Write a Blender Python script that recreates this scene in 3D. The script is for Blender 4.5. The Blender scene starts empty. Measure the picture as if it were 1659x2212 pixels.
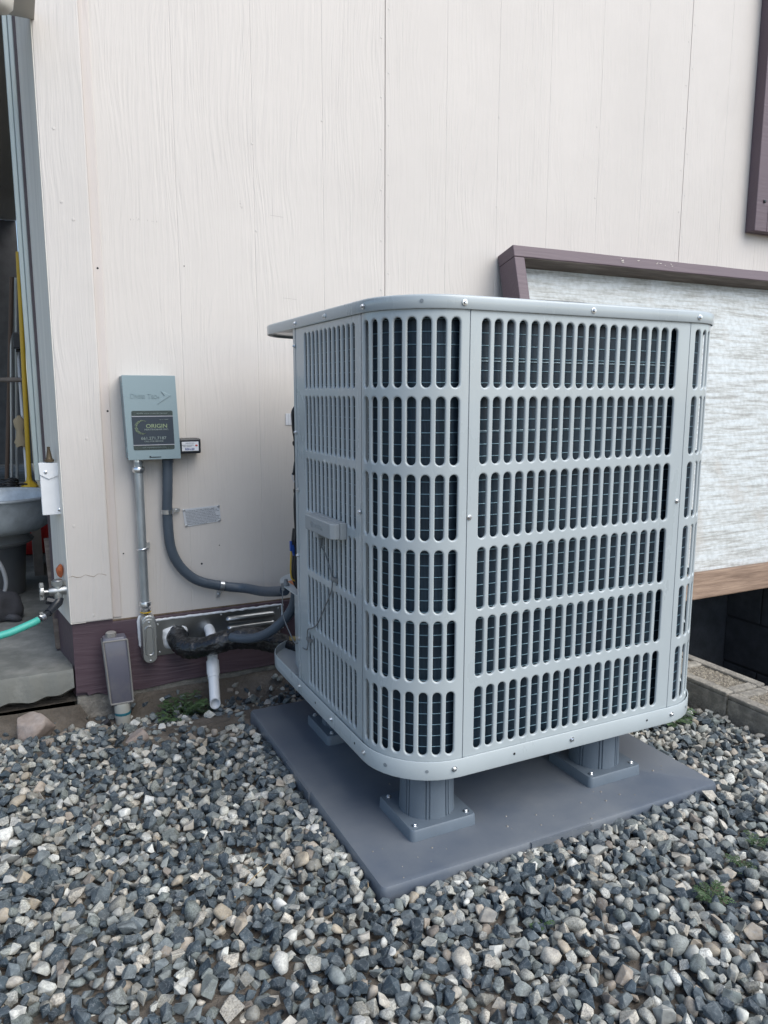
import bpy, bmesh, math, random
import numpy as np
from math import sin, cos, pi, radians
from mathutils import Vector, noise, Matrix

# ------------------------------------------------------------------ camera, world, sun, exposure
SC = bpy.context.scene
COL = SC.collection
cd = bpy.data.cameras.new('camera'); cam = bpy.data.objects.new('camera', cd); COL.objects.link(cam)
cam.location = (0, 0, 0.848)
yaw, pitch, roll = radians(26.0026), radians(9.0147), radians(0.0632)
fw = Vector((sin(yaw)*cos(pitch), cos(yaw)*cos(pitch), -sin(pitch)))
rt = Vector((cos(yaw), -sin(yaw), 0)); up = rt.cross(fw)
rt2 = rt*cos(roll) + up*sin(roll); up2 = up*cos(roll) - rt*sin(roll)
cam.matrix_world = Matrix(((rt2.x, up2.x, -fw.x, 0), (rt2.y, up2.y, -fw.y, 0), (rt2.z, up2.z, -fw.z, 0.848), (0, 0, 0, 1)))
cd.sensor_fit = 'VERTICAL'; cd.sensor_height = 32.0
cd.lens = 32.0*1611.5/2212.0
cd.clip_start = 0.05; cd.clip_end = 500
SC.camera = cam

SUN_EL, SUN_AZ = radians(48), radians(150)      # azimuth clockwise from +Y: behind the camera and to its right
world = bpy.data.worlds.new('World'); SC.world = world; world.use_nodes = True
wn = world.node_tree.nodes; wl = world.node_tree.links
bg = wn['Background']
sky = wn.new('ShaderNodeTexSky'); sky.sky_type = 'NISHITA'; sky.sun_disc = False
sky.sun_elevation = SUN_EL; sky.sun_rotation = SUN_AZ
sky.air_density = 1.0; sky.dust_density = 2.0; sky.ozone_density = 1.0; sky.altitude = 300
wl.new(sky.outputs[0], bg.inputs[0]); bg.inputs[1].default_value = 0.105
sd = bpy.data.lights.new('sun', 'SUN'); sun = bpy.data.objects.new('sun', sd); COL.objects.link(sun)
sd.energy = 1.45; sd.angle = radians(62); sd.color = (1.0, 0.985, 0.915)
sdir = Vector((sin(SUN_AZ)*cos(SUN_EL), cos(SUN_AZ)*cos(SUN_EL), sin(SUN_EL)))
sun.rotation_euler = sdir.to_track_quat('Z', 'Y').to_euler()
vs = SC.view_settings
vs.view_transform = 'Standard'; vs.look = 'None'; vs.gamma = 1; vs.use_curve_mapping = False
vs.exposure = 1.05

rnd = random.Random(7)
YW = 2.1327      # wall plane
# ------------------------------------------------------------------ materials
def srgb(r, g, b):
    f = lambda c: (c/255/12.92 if c/255 <= 0.04045 else ((c/255+0.055)/1.055)**2.4)
    return (f(r), f(g), f(b), 1)
MATS = {}
def mat(name, col, rough=0.6, metal=0.0, var=0.0, vscale=8.0, bump=0.0, bscale=60.0, stretch=(1, 1, 1), col2=None,
        spec=0.5, detail=6, trans=0.0, bdist=0.002, coat=0.0, rvar=0.0, c2lo=0.45, c2hi=0.65):
    m = bpy.data.materials.new(name); m.use_nodes = True; nt = m.node_tree; N = nt.nodes; Lk = nt.links
    b = N['Principled BSDF']
    c = tuple(col)+(1,) if len(col) == 3 else col
    b.inputs['Base Color'].default_value = c
    b.inputs['Roughness'].default_value = rough; b.inputs['Metallic'].default_value = metal
    b.inputs['Specular IOR Level'].default_value = spec
    b.inputs['Transmission Weight'].default_value = trans
    b.inputs['Coat Weight'].default_value = coat
    tc = N.new('ShaderNodeTexCoord'); mp = N.new('ShaderNodeMapping'); Lk.new(tc.outputs['Object'], mp.inputs[0])
    mp.inputs['Scale'].default_value = stretch
    if var or col2 or rvar:
        n = N.new('ShaderNodeTexNoise'); n.inputs['Scale'].default_value = vscale; n.inputs['Detail'].default_value = detail
        n.inputs['Roughness'].default_value = 0.6
        Lk.new(mp.outputs[0], n.inputs[0])
        r = N.new('ShaderNodeValToRGB'); Lk.new(n.outputs[0], r.inputs[0])
        r.color_ramp.elements[0].position = c2lo if col2 else 0.3; r.color_ramp.elements[1].position = c2hi if col2 else 0.7
        lo = tuple(x*(1-var) for x in c[:3])+(1,); hi = tuple(min(1, x*(1+var)) for x in c[:3])+(1,)
        if col2: lo = c; hi = tuple(col2)+(1,) if len(col2) == 3 else col2
        r.color_ramp.elements[0].color = lo; r.color_ramp.elements[1].color = hi
        Lk.new(r.outputs[0], b.inputs['Base Color'])
        if rvar:
            mr = N.new('ShaderNodeMapRange'); Lk.new(n.outputs[0], mr.inputs[0])
            mr.inputs[1].default_value = 0.3; mr.inputs[2].default_value = 0.7
            mr.inputs[3].default_value = rough-rvar; mr.inputs[4].default_value = rough+rvar
            Lk.new(mr.outputs[0], b.inputs['Roughness'])
    if bump:
        n2 = N.new('ShaderNodeTexNoise'); n2.inputs['Scale'].default_value = bscale; n2.inputs['Detail'].default_value = 5
        Lk.new(mp.outputs[0], n2.inputs[0])
        bp = N.new('ShaderNodeBump'); bp.inputs['Strength'].default_value = bump; bp.inputs['Distance'].default_value = bdist
        Lk.new(n2.outputs[0], bp.inputs['Height']); Lk.new(bp.outputs[0], b.inputs['Normal'])
    MATS[name] = m
    return m

def siding_mat(name, col, rough=0.5, strength=0.7, dirt=0.5, horizontal=False, wear=None):
    """painted hardboard with an embossed wood grain: fine streaks with cathedral swirls"""
    m = bpy.data.materials.new(name); m.use_nodes = True; nt = m.node_tree; N = nt.nodes; Lk = nt.links
    b = N['Principled BSDF']; b.inputs['Roughness'].default_value = rough
    tc = N.new('ShaderNodeTexCoord')
    def mapping(s, rot=None):
        mp = N.new('ShaderNodeMapping'); mp.inputs['Scale'].default_value = s; Lk.new(tc.outputs['Object'], mp.inputs[0]); return mp
    a, z = (1, 0.05) if not horizontal else (0.05, 1)
    # warp
    w1 = N.new('ShaderNodeTexNoise'); w1.inputs['Scale'].default_value = 5.5; w1.inputs['Detail'].default_value = 1.0
    Lk.new(mapping((1.6, 1.0, .42) if not horizontal else (.42, 1, 1.6)).outputs[0], w1.inputs[0])
    sub = N.new('ShaderNodeMath'); sub.operation = 'MULTIPLY_ADD'; Lk.new(w1.outputs[0], sub.inputs[0]); sub.inputs[1].default_value = 0.08; sub.inputs[2].default_value = 0
    comb = N.new('ShaderNodeCombineXYZ'); Lk.new(sub.outputs[0], comb.inputs[0 if not horizontal else 2])
    add = N.new('ShaderNodeVectorMath'); add.operation = 'ADD'; Lk.new(tc.outputs['Object'], add.inputs[0]); Lk.new(comb.outputs[0], add.inputs[1])
    mp = N.new('ShaderNodeMapping'); mp.inputs['Scale'].default_value = (a, 1, z); Lk.new(add.outputs[0], mp.inputs[0])
    n1 = N.new('ShaderNodeTexNoise'); n1.inputs['Scale'].default_value = 105; n1.inputs['Detail'].default_value = 2; n1.inputs['Roughness'].default_value = .55
    Lk.new(mp.outputs[0], n1.inputs[0])
    # second finer straight streaks
    n2 = N.new('ShaderNodeTexNoise'); n2.inputs['Scale'].default_value = 260; n2.inputs['Detail'].default_value = 2
    Lk.new(mapping((a, 1, z*.6) if not horizontal else (a*.6, 1, z)).outputs[0], n2.inputs[0])
    # where grain is strong
    n3 = N.new('ShaderNodeTexNoise'); n3.inputs['Scale'].default_value = 9; n3.inputs['Detail'].default_value = 2
    Lk.new(mapping((1, 1, .25) if not horizontal else (.25, 1, 1)).outputs[0], n3.inputs[0])
    r3 = N.new('ShaderNodeValToRGB'); Lk.new(n3.outputs[0], r3.inputs[0]); r3.color_ramp.elements[0].position = .38; r3.color_ramp.elements[1].position = .62
    r3.color_ramp.elements[0].color = (.35, .35, .35, 1)
    ce = N.new('ShaderNodeMath'); ce.operation = 'SUBTRACT'; Lk.new(n1.outputs[0], ce.inputs[0]); ce.inputs[1].default_value = .5
    mul = N.new('ShaderNodeMath'); mul.operation = 'MULTIPLY'; Lk.new(ce.outputs[0], mul.inputs[0]); Lk.new(r3.outputs[0], mul.inputs[1])
    ad2 = N.new('ShaderNodeMath'); ad2.operation = 'MULTIPLY_ADD'; Lk.new(n2.outputs[0], ad2.inputs[0]); ad2.inputs[1].default_value = .16; Lk.new(mul.outputs[0], ad2.inputs[2])
    bp = N.new('ShaderNodeBump'); bp.inputs['Strength'].default_value = strength; bp.inputs['Distance'].default_value = .0034
    Lk.new(ad2.outputs[0], bp.inputs['Height']); Lk.new(bp.outputs[0], b.inputs['Normal'])
    # paint colour with faint grime blotches
    n4 = N.new('ShaderNodeTexNoise'); n4.inputs['Scale'].default_value = 3.2; n4.inputs['Detail'].default_value = 8; n4.inputs['Roughness'].default_value = .65
    Lk.new(tc.outputs['Object'], n4.inputs[0])
    r4 = N.new('ShaderNodeValToRGB'); Lk.new(n4.outputs[0], r4.inputs[0]); r4.color_ramp.elements[0].position = .3; r4.color_ramp.elements[1].position = .7
    r4.color_ramp.elements[0].color = tuple(x*(1-.12*dirt) for x in col)+(1,); r4.color_ramp.elements[1].color = tuple(min(1, x*1.02) for x in col)+(1,)
    src = r4.outputs[0]
    if wear:
        n5 = N.new('ShaderNodeTexNoise'); n5.inputs['Scale'].default_value = 22; n5.inputs['Detail'].default_value = 9; n5.inputs['Roughness'].default_value = .7
        Lk.new(tc.outputs['Object'], n5.inputs[0])
        r5 = N.new('ShaderNodeValToRGB'); Lk.new(n5.outputs[0], r5.inputs[0]); r5.color_ramp.elements[0].position = wear[1]; r5.color_ramp.elements[1].position = wear[1]+.03
        mx = N.new('ShaderNodeMix'); mx.data_type = 'RGBA'; Lk.new(r5.outputs[0], mx.inputs[0]); Lk.new(src, mx.inputs[6]); mx.inputs[7].default_value = tuple(wear[0])+(1,)
        src = mx.outputs[2]
    Lk.new(src, b.inputs['Base Color'])
    return m

M_SID = siding_mat('siding_paint', (.60, .562, .525), .5, .66, .5)
M_STRIP = siding_mat('trim_strip_paint', (.565, .515, .485), .5, .6, .5)
M_CORNER = siding_mat('corner_board_paint', (.585, .553, .522), .5, .8, .8, wear=((.40, .33, .27), .76))
M_SKIRT = siding_mat('skirt_paint', (.088, .058, .072), .45, .7, 1, horizontal=True, wear=((.20, .16, .14), .74))
M_FRAMEP = siding_mat('plum_paint', (.128, .092, .108), .55, .5, 1, horizontal=True, wear=((.35, .31, .29), .76))
M_UNIT = mat('unit_paint', (.405, .452, .468), .30, 0, coat=.35, var=.05, vscale=7, stretch=(1, 1, .45), bump=.05, bscale=900, bdist=.0005, rvar=.05)
M_UNITD = mat('unit_paint_inner', (.20, .23, .25), .5)
M_PLASTIC = mat('grey_plastic_box', (.30, .325, .335), .45, bump=.08, bscale=700, bdist=.0005)
M_PAD = mat('pad_plastic', (.090, .110, .142), .40, var=0, col2=(.175, .188, .20), vscale=5.5, bump=.15, bscale=500, bdist=.0006, rvar=.08, c2lo=.35, c2hi=.85, detail=10)
M_RISER = mat('riser_plastic', (.115, .145, .178), .45, var=.08, vscale=14, bump=.08, bscale=500, bdist=.0005)
M_DISC = mat('disconnect_paint', (.235, .31, .335), .42, var=.03, vscale=5, bump=.05, bscale=800, bdist=.0005)
M_ZINC = mat('zinc', (.72, .74, .76), .28, 1.0, var=.12, vscale=40, bump=.1, bscale=120)
M_GALV = mat('galvanised_pipe', (.44, .48, .50), .42, .75, var=.25, vscale=30, stretch=(1, 1, .3), bump=.12, bscale=150)
M_STEEL = mat('stainless_sheet', (.42, .43, .43), .3, 1.0, var=.15, vscale=9, bump=.06, bscale=60)
M_CAST = mat('cast_alu', (.50, .51, .50), .42, 1.0, bump=.35, bscale=500, bdist=.0006)
M_FLEX = mat('flex_conduit_grey', (.065, .085, .11), .42, var=.08, vscale=20, bump=.1, bscale=300, bdist=.0005)
M_BLACK = mat('black_rubber', (.018, .019, .022), .45)
M_BPLAST = mat('black_plastic', (.015, .018, .024), .35)
M_WHITE = mat('white_plastic', (.72, .74, .76), .35, var=.05, vscale=20)
M_CAULK = mat('white_caulk', (.70, .72, .74), .55, var=.12, vscale=40, bump=.5, bscale=90, bdist=.002)
M_LABEL = mat('label_white', (.66, .68, .72), .4)
M_PLATE = mat('etched_plate', (.55, .57, .60), .45, .1)
M_STICK = mat('sticker_navy', (.032, .045, .062), .35)
M_STICK2 = mat('sticker_pattern', (.030, .045, .045), .35, col2=(.075, .10, .09), vscale=500, c2lo=.5, c2hi=.6)
M_SILVER = mat('sticker_silver', (.45, .46, .50), .35)
M_GREEN = mat('sticker_green', (.26, .33, .20), .4)
M_TEXT = mat('sticker_text', (.22, .27, .26), .4)
M_BLUE = mat('label_blue', (.03, .06, .22), .4)
M_RED = mat('label_red', (.45, .05, .03), .4)
M_INK = mat('etched_ink', (.10, .11, .13), .5)
M_BRASS = mat('brass', (.60, .42, .18), .35, 1.0)
M_ORANGE = mat('orange_sticker', (.55, .16, .05), .5)
M_YWIRE = mat('yellow_wire', (.55, .37, .04), .45)
M_RWIRE = mat('red_wire', (.35, .02, .02), .45)
M_BWIRE = mat('blue_connector', (.02, .08, .35), .4)
M_GCABLE = mat('grey_cable', (.16, .17, .175), .5)
M_CONC = mat('concrete', (.17, .175, .16), .85, var=0, col2=(.31, .31, .285), vscale=7, bump=.7, bscale=45, bdist=.004, detail=12)
M_BLOCKM = mat('concrete_block', (.205, .19, .165), .92, col2=(.33, .305, .26), vscale=30, bump=1.0, bscale=130, bdist=.004, detail=12)
M_BLOCKS = mat('concrete_block_rough', (.17, .15, .12), .95, col2=(.36, .32, .25), vscale=130, bump=1.0, bscale=160, bdist=.008, detail=10)
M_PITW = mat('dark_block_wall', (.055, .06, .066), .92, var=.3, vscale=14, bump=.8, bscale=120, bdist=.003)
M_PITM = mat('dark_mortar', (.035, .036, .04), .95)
M_WOOD = mat('raw_lumber', (.15, .095, .065), .75, col2=(.34, .24, .17), vscale=9, stretch=(.7, 5, 11), bump=.5, bscale=30, bdist=.002, detail=6, c2lo=.3, c2hi=.7)
M_WOODU = mat('weathered_lumber', (.12, .10, .085), .8, col2=(.20, .17, .15), vscale=9, stretch=(.6, 6, 6), bump=.6, bscale=30, bdist=.003)
M_DIRT = mat('dirt', (.085, .072, .058), .97, col2=(.16, .138, .115), vscale=9, bump=1.0, bscale=70, bdist=.01, detail=12)
M_TEAL = mat('teal_hose', (.06, .40, .33), .45, bump=.2, bscale=300, bdist=.0008)
M_TUB = mat('galvanised_tub', (.46, .50, .52), .42, .25, var=.3, vscale=14, bump=.15, bscale=40)
M_BUCKET = mat('grey_bucket', (.10, .105, .11), .5, var=.15)
M_BUCKL = mat('bucket_lid', (.32, .33, .34), .35)
M_REDP = mat('red_plastic', (.42, .02, .02), .35)
M_YEL = mat('yellow_paint', (.62, .40, .03), .45, var=.1)
M_FRAMEW = mat('aluminium_frame', (.50, .56, .54), .35, .1, var=.05)
M_SIDELIT = mat('side_board_lit_paint', (.78, .74, .66), .5, var=.12, vscale=30, stretch=(1, 1, .03), bump=.6, bscale=120, bdist=.002)  # warm light from the left is mixed into this lighter paint colour
M_PURP = mat('plum_strip', (.075, .06, .07), .6, var=.2, vscale=30)
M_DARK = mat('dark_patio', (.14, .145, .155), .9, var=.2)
M_DARKW = mat('brown_pole', (.11, .075, .055), .7)
M_SILP = mat('aluminium_pole', (.45, .47, .47), .35, .6)
M_CREAM = mat('cream_plastic', (.55, .52, .46), .5)
M_BENCH = mat('bench_wood', (.22, .19, .165), .8, var=.2, vscale=20)
M_MESH = mat('black_mesh', (.04, .042, .045), .8, col2=(.12, .125, .13), vscale=120)
M_BLUEG = mat('blue_glue', (.02, .13, .17), .5)
M_DUSTY = mat('dusty_clear_plastic', (.105, .105, .135), .35, col2=(.155, .15, .16), vscale=9, bump=.12, bscale=60, spec=.6, coat=.3, detail=8)
M_DUSTE = mat('dusty_plastic_edge', (.24, .23, .215), .45, var=.15, vscale=20)
M_PVCG = mat('pale_pvc', (.38, .38, .34), .5, var=.1)
M_ROCK = mat('granite_boulder', (.27, .22, .19), .85, col2=(.36, .31, .28), vscale=20, bump=.8, bscale=50, bdist=.005, detail=12)
M_LEAF = mat('weed_leaf', (.045, .085, .03), .6, var=.5, vscale=60)
M_TAPE = mat('black_tape', (.010, .011, .013), .2, bump=.8, bscale=70, bdist=.006, stretch=(1, 1, 1), coat=.2)
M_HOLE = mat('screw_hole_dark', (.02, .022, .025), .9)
M_BRN = mat('swollen_hardboard', (.16, .12, .085), .9, var=.4, vscale=60, bump=.8, bscale=120)
M_CRACK = mat('bare_crack', (.33, .27, .22), .9)
M_NAIL = mat('nail_head_paint', (.57, .54, .51), .5)
M_ORRAG = mat('orange_rag', (.35, .10, .04), .9)
M_FABRIC = mat('dark_grey_rubber', (.06, .06, .068), .7, var=.3)

# board with worn whitewash in horizontal smears
def smear_mat():
    m = bpy.data.materials.new('whitewashed_panel'); m.use_nodes = True; N = m.node_tree.nodes; Lk = m.node_tree.links
    b = N['Principled BSDF']; b.inputs['Roughness'].default_value = .55
    tc = N.new('ShaderNodeTexCoord')
    mp = N.new('ShaderNodeMapping'); mp.inputs['Scale'].default_value = (1.1, 1, 17); Lk.new(tc.outputs['Object'], mp.inputs[0])
    n = N.new('ShaderNodeTexNoise'); n.inputs['Scale'].default_value = 5; n.inputs['Detail'].default_value = 14; n.inputs['Roughness'].default_value = .76
    Lk.new(mp.outputs[0], n.inputs[0])
    r = N.new('ShaderNodeValToRGB'); Lk.new(n.outputs[0], r.inputs[0])
    e = r.color_ramp.elements; e[0].position = .41; e[0].color = (.345, .35, .33, 1); e[1].position = .56; e[1].color = (.56, .60, .61, 1)
    e2 = r.color_ramp.elements.new(.485); e2.color = (.50, .52, .51, 1)
    n2 = N.new('ShaderNodeTexNoise'); n2.inputs['Scale'].default_value = 60; n2.inputs['Detail'].default_value = 8
    Lk.new(tc.outputs['Object'], n2.inputs[0])
    r2 = N.new('ShaderNodeValToRGB'); Lk.new(n2.outputs[0], r2.inputs[0]); r2.color_ramp.elements[0].position = .35; r2.color_ramp.elements[0].color = (.82, .82, .81, 1); r2.color_ramp.elements[1].position = .6
    mx = N.new('ShaderNodeMix'); mx.data_type = 'RGBA'; mx.blend_type = 'MULTIPLY'; mx.inputs[0].default_value = 1
    Lk.new(r.outputs[0], mx.inputs[6]); Lk.new(r2.outputs[0], mx.inputs[7])
    n3 = N.new('ShaderNodeTexNoise'); n3.inputs['Scale'].default_value = 5; n3.inputs['Detail'].default_value = 5
    Lk.new(tc.outputs['Object'], n3.inputs[0])
    r3 = N.new('ShaderNodeValToRGB'); Lk.new(n3.outputs[0], r3.inputs[0]); r3.color_ramp.elements[0].position = .60; r3.color_ramp.elements[1].position = .8
    mx2 = N.new('ShaderNodeMix'); mx2.data_type = 'RGBA'; Lk.new(r3.outputs[0], mx2.inputs[0]); Lk.new(mx.outputs[2], mx2.inputs[6]); mx2.inputs[7].default_value = (.40, .37, .33, 1)
    Lk.new(mx2.outputs[2], b.inputs['Base Color'])
    bp = N.new('ShaderNodeBump'); bp.inputs['Strength'].default_value = .5; bp.inputs['Distance'].default_value = .003
    Lk.new(n.outputs[0], bp.inputs['Height']); Lk.new(bp.outputs[0], b.inputs['Normal'])
    return m
M_SMEAR = smear_mat()

def coil_mat():
    m = bpy.data.materials.new('coil_fins'); m.use_nodes = True; N = m.node_tree.nodes; Lk = m.node_tree.links
    b = N['Principled BSDF']; b.inputs['Roughness'].default_value = .45; b.inputs['Metallic'].default_value = .2
    at = N.new('ShaderNodeAttribute'); at.attribute_name = 'arc'
    w = N.new('ShaderNodeTexWave'); w.inputs['Scale'].default_value = 1; w.bands_direction = 'X'
    mp = N.new('ShaderNodeMapping'); mp.inputs['Scale'].default_value = (110, 1, 1); Lk.new(at.outputs['Vector'], mp.inputs[0]); Lk.new(mp.outputs[0], w.inputs[0])
    n = N.new('ShaderNodeTexNoise'); n.inputs['Scale'].default_value = 14; n.inputs['Detail'].default_value = 6; tc = N.new('ShaderNodeTexCoord'); Lk.new(tc.outputs['Object'], n.inputs[0])
    mu = N.new('ShaderNodeMath'); mu.operation = 'MULTIPLY'; Lk.new(w.outputs[1], mu.inputs[0]); Lk.new(n.outputs[0], mu.inputs[1])
    r = N.new('ShaderNodeValToRGB'); Lk.new(mu.outputs[0], r.inputs[0]); r.color_ramp.elements[0].color = (.004, .009, .017, 1); r.color_ramp.elements[1].color = (.028, .062, .095, 1); r.color_ramp.elements[1].position = .6
    Lk.new(r.outputs[0], b.inputs['Base Color'])
    return m
M_COIL = coil_mat()
M_TUBEL = mat('guard_wire', (.22, .30, .34), .4, .5)
M_TUBE = mat('coil_tube', (.17, .28, .34), .4, .5)

def stone_mat():
    m = bpy.data.materials.new('gravel_stone'); m.use_nodes = True; N = m.node_tree.nodes; Lk = m.node_tree.links
    b = N['Principled BSDF']; b.inputs['Roughness'].default_value = .72; b.inputs['Specular IOR Level'].default_value = .4
    at = N.new('ShaderNodeAttribute'); at.attribute_name = 'tone'
    tc = N.new('ShaderNodeTexCoord')
    n = N.new('ShaderNodeTexNoise'); n.inputs['Scale'].default_value = 420; n.inputs['Detail'].default_value = 3; Lk.new(tc.outputs['Object'], n.inputs[0])
    r = N.new('ShaderNodeValToRGB'); Lk.new(n.outputs[0], r.inputs[0]); r.color_ramp.elements[0].position = .36; r.color_ramp.elements[1].position = .58
    r.color_ramp.elements[0].color = (.58, .57, .56, 1); r.color_ramp.elements[1].color = (1.08, 1.08, 1.05, 1)
    n2 = N.new('ShaderNodeTexNoise'); n2.inputs['Scale'].default_value = 90; n2.inputs['Detail'].default_value = 6; Lk.new(tc.outputs['Object'], n2.inputs[0])
    r2 = N.new('ShaderNodeValToRGB'); Lk.new(n2.outputs[0], r2.inputs[0]); r2.color_ramp.elements[0].position = .3; r2.color_ramp.elements[1].position = .7
    r2.color_ramp.elements[0].color = (.72, .72, .74, 1); r2.color_ramp.elements[1].color = (1.25, 1.25, 1.24, 1)
    mx0 = N.new('ShaderNodeMix'); mx0.data_type = 'RGBA'; mx0.blend_type = 'MULTIPLY'; Lk.new(at.outputs['Alpha'], mx0.inputs[0])
    Lk.new(at.outputs['Color'], mx0.inputs[6]); Lk.new(r.outputs[0], mx0.inputs[7])
    mx1 = N.new('ShaderNodeMix'); mx1.data_type = 'RGBA'; mx1.blend_type = 'MULTIPLY'; mx1.inputs[0].default_value = 1
    Lk.new(mx0.outputs[2], mx1.inputs[6]); Lk.new(r2.outputs[0], mx1.inputs[7])
    # pale veins and scuffs
    v = N.new('ShaderNodeTexVoronoi'); v.feature = 'DISTANCE_TO_EDGE'; v.inputs['Scale'].default_value = 85; 
    ad = N.new('ShaderNodeVectorMath'); ad.operation = 'MULTIPLY_ADD'; Lk.new(n2.outputs['Color'], ad.inputs[0]); ad.inputs[1].default_value = (.03, .03, .03); Lk.new(tc.outputs['Object'], ad.inputs[2])
    Lk.new(ad.outputs[0], v.inputs['Vector'])
    rv = N.new('ShaderNodeValToRGB'); Lk.new(v.outputs['Distance'], rv.inputs[0]); rv.color_ramp.elements[0].position = 0; rv.color_ramp.elements[0].color = (.5, .5, .5, 1); rv.color_ramp.elements[1].position = .035; rv.color_ramp.elements[1].color = (0, 0, 0, 1)
    mx2 = N.new('ShaderNodeMix'); mx2.data_type = 'RGBA'; Lk.new(rv.outputs[0], mx2.inputs[0]); Lk.new(mx1.outputs[2], mx2.inputs[6]); mx2.inputs[7].default_value = (.30, .32, .33, 1)
    Lk.new(mx2.outputs[2], b.inputs['Base Color'])
    bp = N.new('ShaderNodeBump'); bp.inputs['Strength'].default_value = .5; bp.inputs['Distance'].default_value = .0012
    Lk.new(n2.outputs[0], bp.inputs['Height']); Lk.new(bp.outputs[0], b.inputs['Normal'])
    return m
M_STONE = stone_mat()

# ------------------------------------------------------------------ mesh helpers
class MB:
    def __init__(s): s.v = []; s.f = []; s.mi = []; s.k = 0
    def add(s, vs, fs):
        o = len(s.v); s.v += [tuple(p) for p in vs]; s.f += [tuple(i+o for i in f) for f in fs]; s.mi += [s.k]*len(fs); return s
    def box(s, x0, x1, y0, y1, z0, z1):
        return s.add([(x0, y0, z0), (x1, y0, z0), (x1, y1, z0), (x0, y1, z0), (x0, y0, z1), (x1, y0, z1), (x1, y1, z1), (x0, y1, z1)],
                     [(3, 2, 1, 0), (4, 5, 6, 7), (0, 1, 5, 4), (1, 2, 6, 5), (2, 3, 7, 6), (3, 0, 4, 7)])
    def prism(s, poly, z0, z1, f=lambda x, y, z: (x, y, z)):
        n = len(poly)
        vs = [f(p[0], p[1], z0) for p in poly]+[f(p[0], p[1], z1) for p in poly]
        fs = [tuple(range(n-1, -1, -1)), tuple(range(n, 2*n))]+[(i, (i+1) % n, n+(i+1) % n, n+i) for i in range(n)]
        return s.add(vs, fs)
    def loops(s, L, close=True, cap0=True, cap1=True):
        n = len(L[0]); vs = [p for l in L for p in l]; fs = []
        for a in range(len(L)-1):
            for i in range(n if close else n-1):
                j = (i+1) % n; fs.append((a*n+i, a*n+j, (a+1)*n+j, (a+1)*n+i))
        if cap0: fs.append(tuple(range(n-1, -1, -1)))
        if cap1: fs.append(tuple(range((len(L)-1)*n, len(L)*n)))
        return s.add(vs, fs)
    def tube(s, path, r, n=10, cap=True, jit=0, seed=0):
        P = [Vector(p) for p in path]; m = len(P)
        T = [((P[min(i+1, m-1)]-P[max(i-1, 0)]).normalized()) for i in range(m)]
        u = T[0].cross(Vector((0, 0, 1)));
        if u.length < 1e-3: u = T[0].cross(Vector((1, 0, 0)))
        u.normalize(); L = []
        for i in range(m):
            u = (u - T[i]*u.dot(T[i])).normalized(); w = T[i].cross(u)
            ri = r[i] if isinstance(r, (list, tuple)) else r
            l = []
            for k in range(n):
                a = 2*pi*k/n; rr = ri
                if jit: rr *= 1+jit*noise.noise(Vector((i*.32+seed+2*sin(a), 2.6*cos(a)+i*.08, 2.6*sin(a))))
                l.append(P[i]+(u*cos(a)+w*sin(a))*rr)
            L.append(l)
        return s.loops(L, True, cap, cap)
    def lathe(s, prof, c=(0, 0, 0), axis=(0, 0, 1), n=24, cap0=True, cap1=True):
        ax = Vector(axis).normalized(); q = Vector((0, 0, 1)).rotation_difference(ax); c = Vector(c)
        L = [[c+q @ Vector((r*cos(2*pi*k/n), r*sin(2*pi*k/n), z)) for k in range(n)] for r, z in prof]
        return s.loops(L, True, cap0, cap1)
    def build(s, name, m, parent=None, smooth=None, bevel=0, seg=2, kind=None, weld=False):
        me = bpy.data.meshes.new(name)
        off = Vector(parent_loc(parent)) if parent else Vector((0, 0, 0))
        me.from_pydata([tuple(Vector(p)-off) for p in s.v], [], s.f)
        ms = m if isinstance(m, (list, tuple)) else [m]
        for q in ms: me.materials.append(q)
        if len(ms) > 1: me.polygons.foreach_set('material_index', s.mi)
        if weld:
            bm = bmesh.new(); bm.from_mesh(me); bmesh.ops.remove_doubles(bm, verts=bm.verts, dist=1e-5); bm.to_mesh(me); bm.free()
        me.update()
        if smooth is not None: smooth_by(me, smooth)
        o = bpy.data.objects.new(name, me); COL.objects.link(o)
        if parent: o.parent = parent
        if bevel:
            md = o.modifiers.new('bevel', 'BEVEL'); md.width = bevel; md.segments = seg; md.limit_method = 'ANGLE'; md.angle_limit = radians(35)
        if kind: o['kind'] = kind
        return o
def smooth_by(me, deg):
    me.polygons.foreach_set('use_smooth', [True]*len(me.polygons))
    if deg >= 180: return
    bm = bmesh.new(); bm.from_mesh(me)
    for e in bm.edges:
        if len(e.link_faces) == 2 and e.calc_face_angle(0) > radians(deg): e.smooth = False
    bm.to_mesh(me); bm.free()
def parent_loc(p):
    v = Vector((0, 0, 0))
    while p: v += p.location; p = p.parent
    return v
def thing(name, label, cat, loc=(0, 0, 0), group=None):
    o = bpy.data.objects.new(name, None); COL.objects.link(o); o.location = loc; o.empty_display_size = .1
    o['label'] = label; o['category'] = cat
    if group: o['group'] = group
    return o
def tag(o, label, cat, group=None):
    o['label'] = label; o['category'] = cat
    if group: o['group'] = group
    return o
def struct(o): o['kind'] = 'structure'; return o
def smooth_path(pts, k=6):
    P = [Vector(p) for p in pts]; P = [P[0]*2-P[1]]+P+[P[-1]*2-P[-2]]; out = []
    for i in range(1, len(P)-2):
        for j in range(k):
            t = j/k; a, b, c, d = P[i-1:i+3]
            out.append(.5*((2*b)+(c-a)*t+(2*a-5*b+4*c-d)*t*t+(3*b-a-3*c+d)*t**3))
    out.append(P[-2]); return out
def inst(src, parent, loc, rot=None, name=None):
    o = bpy.data.objects.new(name or src.name.split('.')[0], src.data); COL.objects.link(o); o.parent = parent
    o.location = Vector(loc)-parent_loc(parent)
    if rot is not None: o.rotation_euler = rot
    return o
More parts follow.
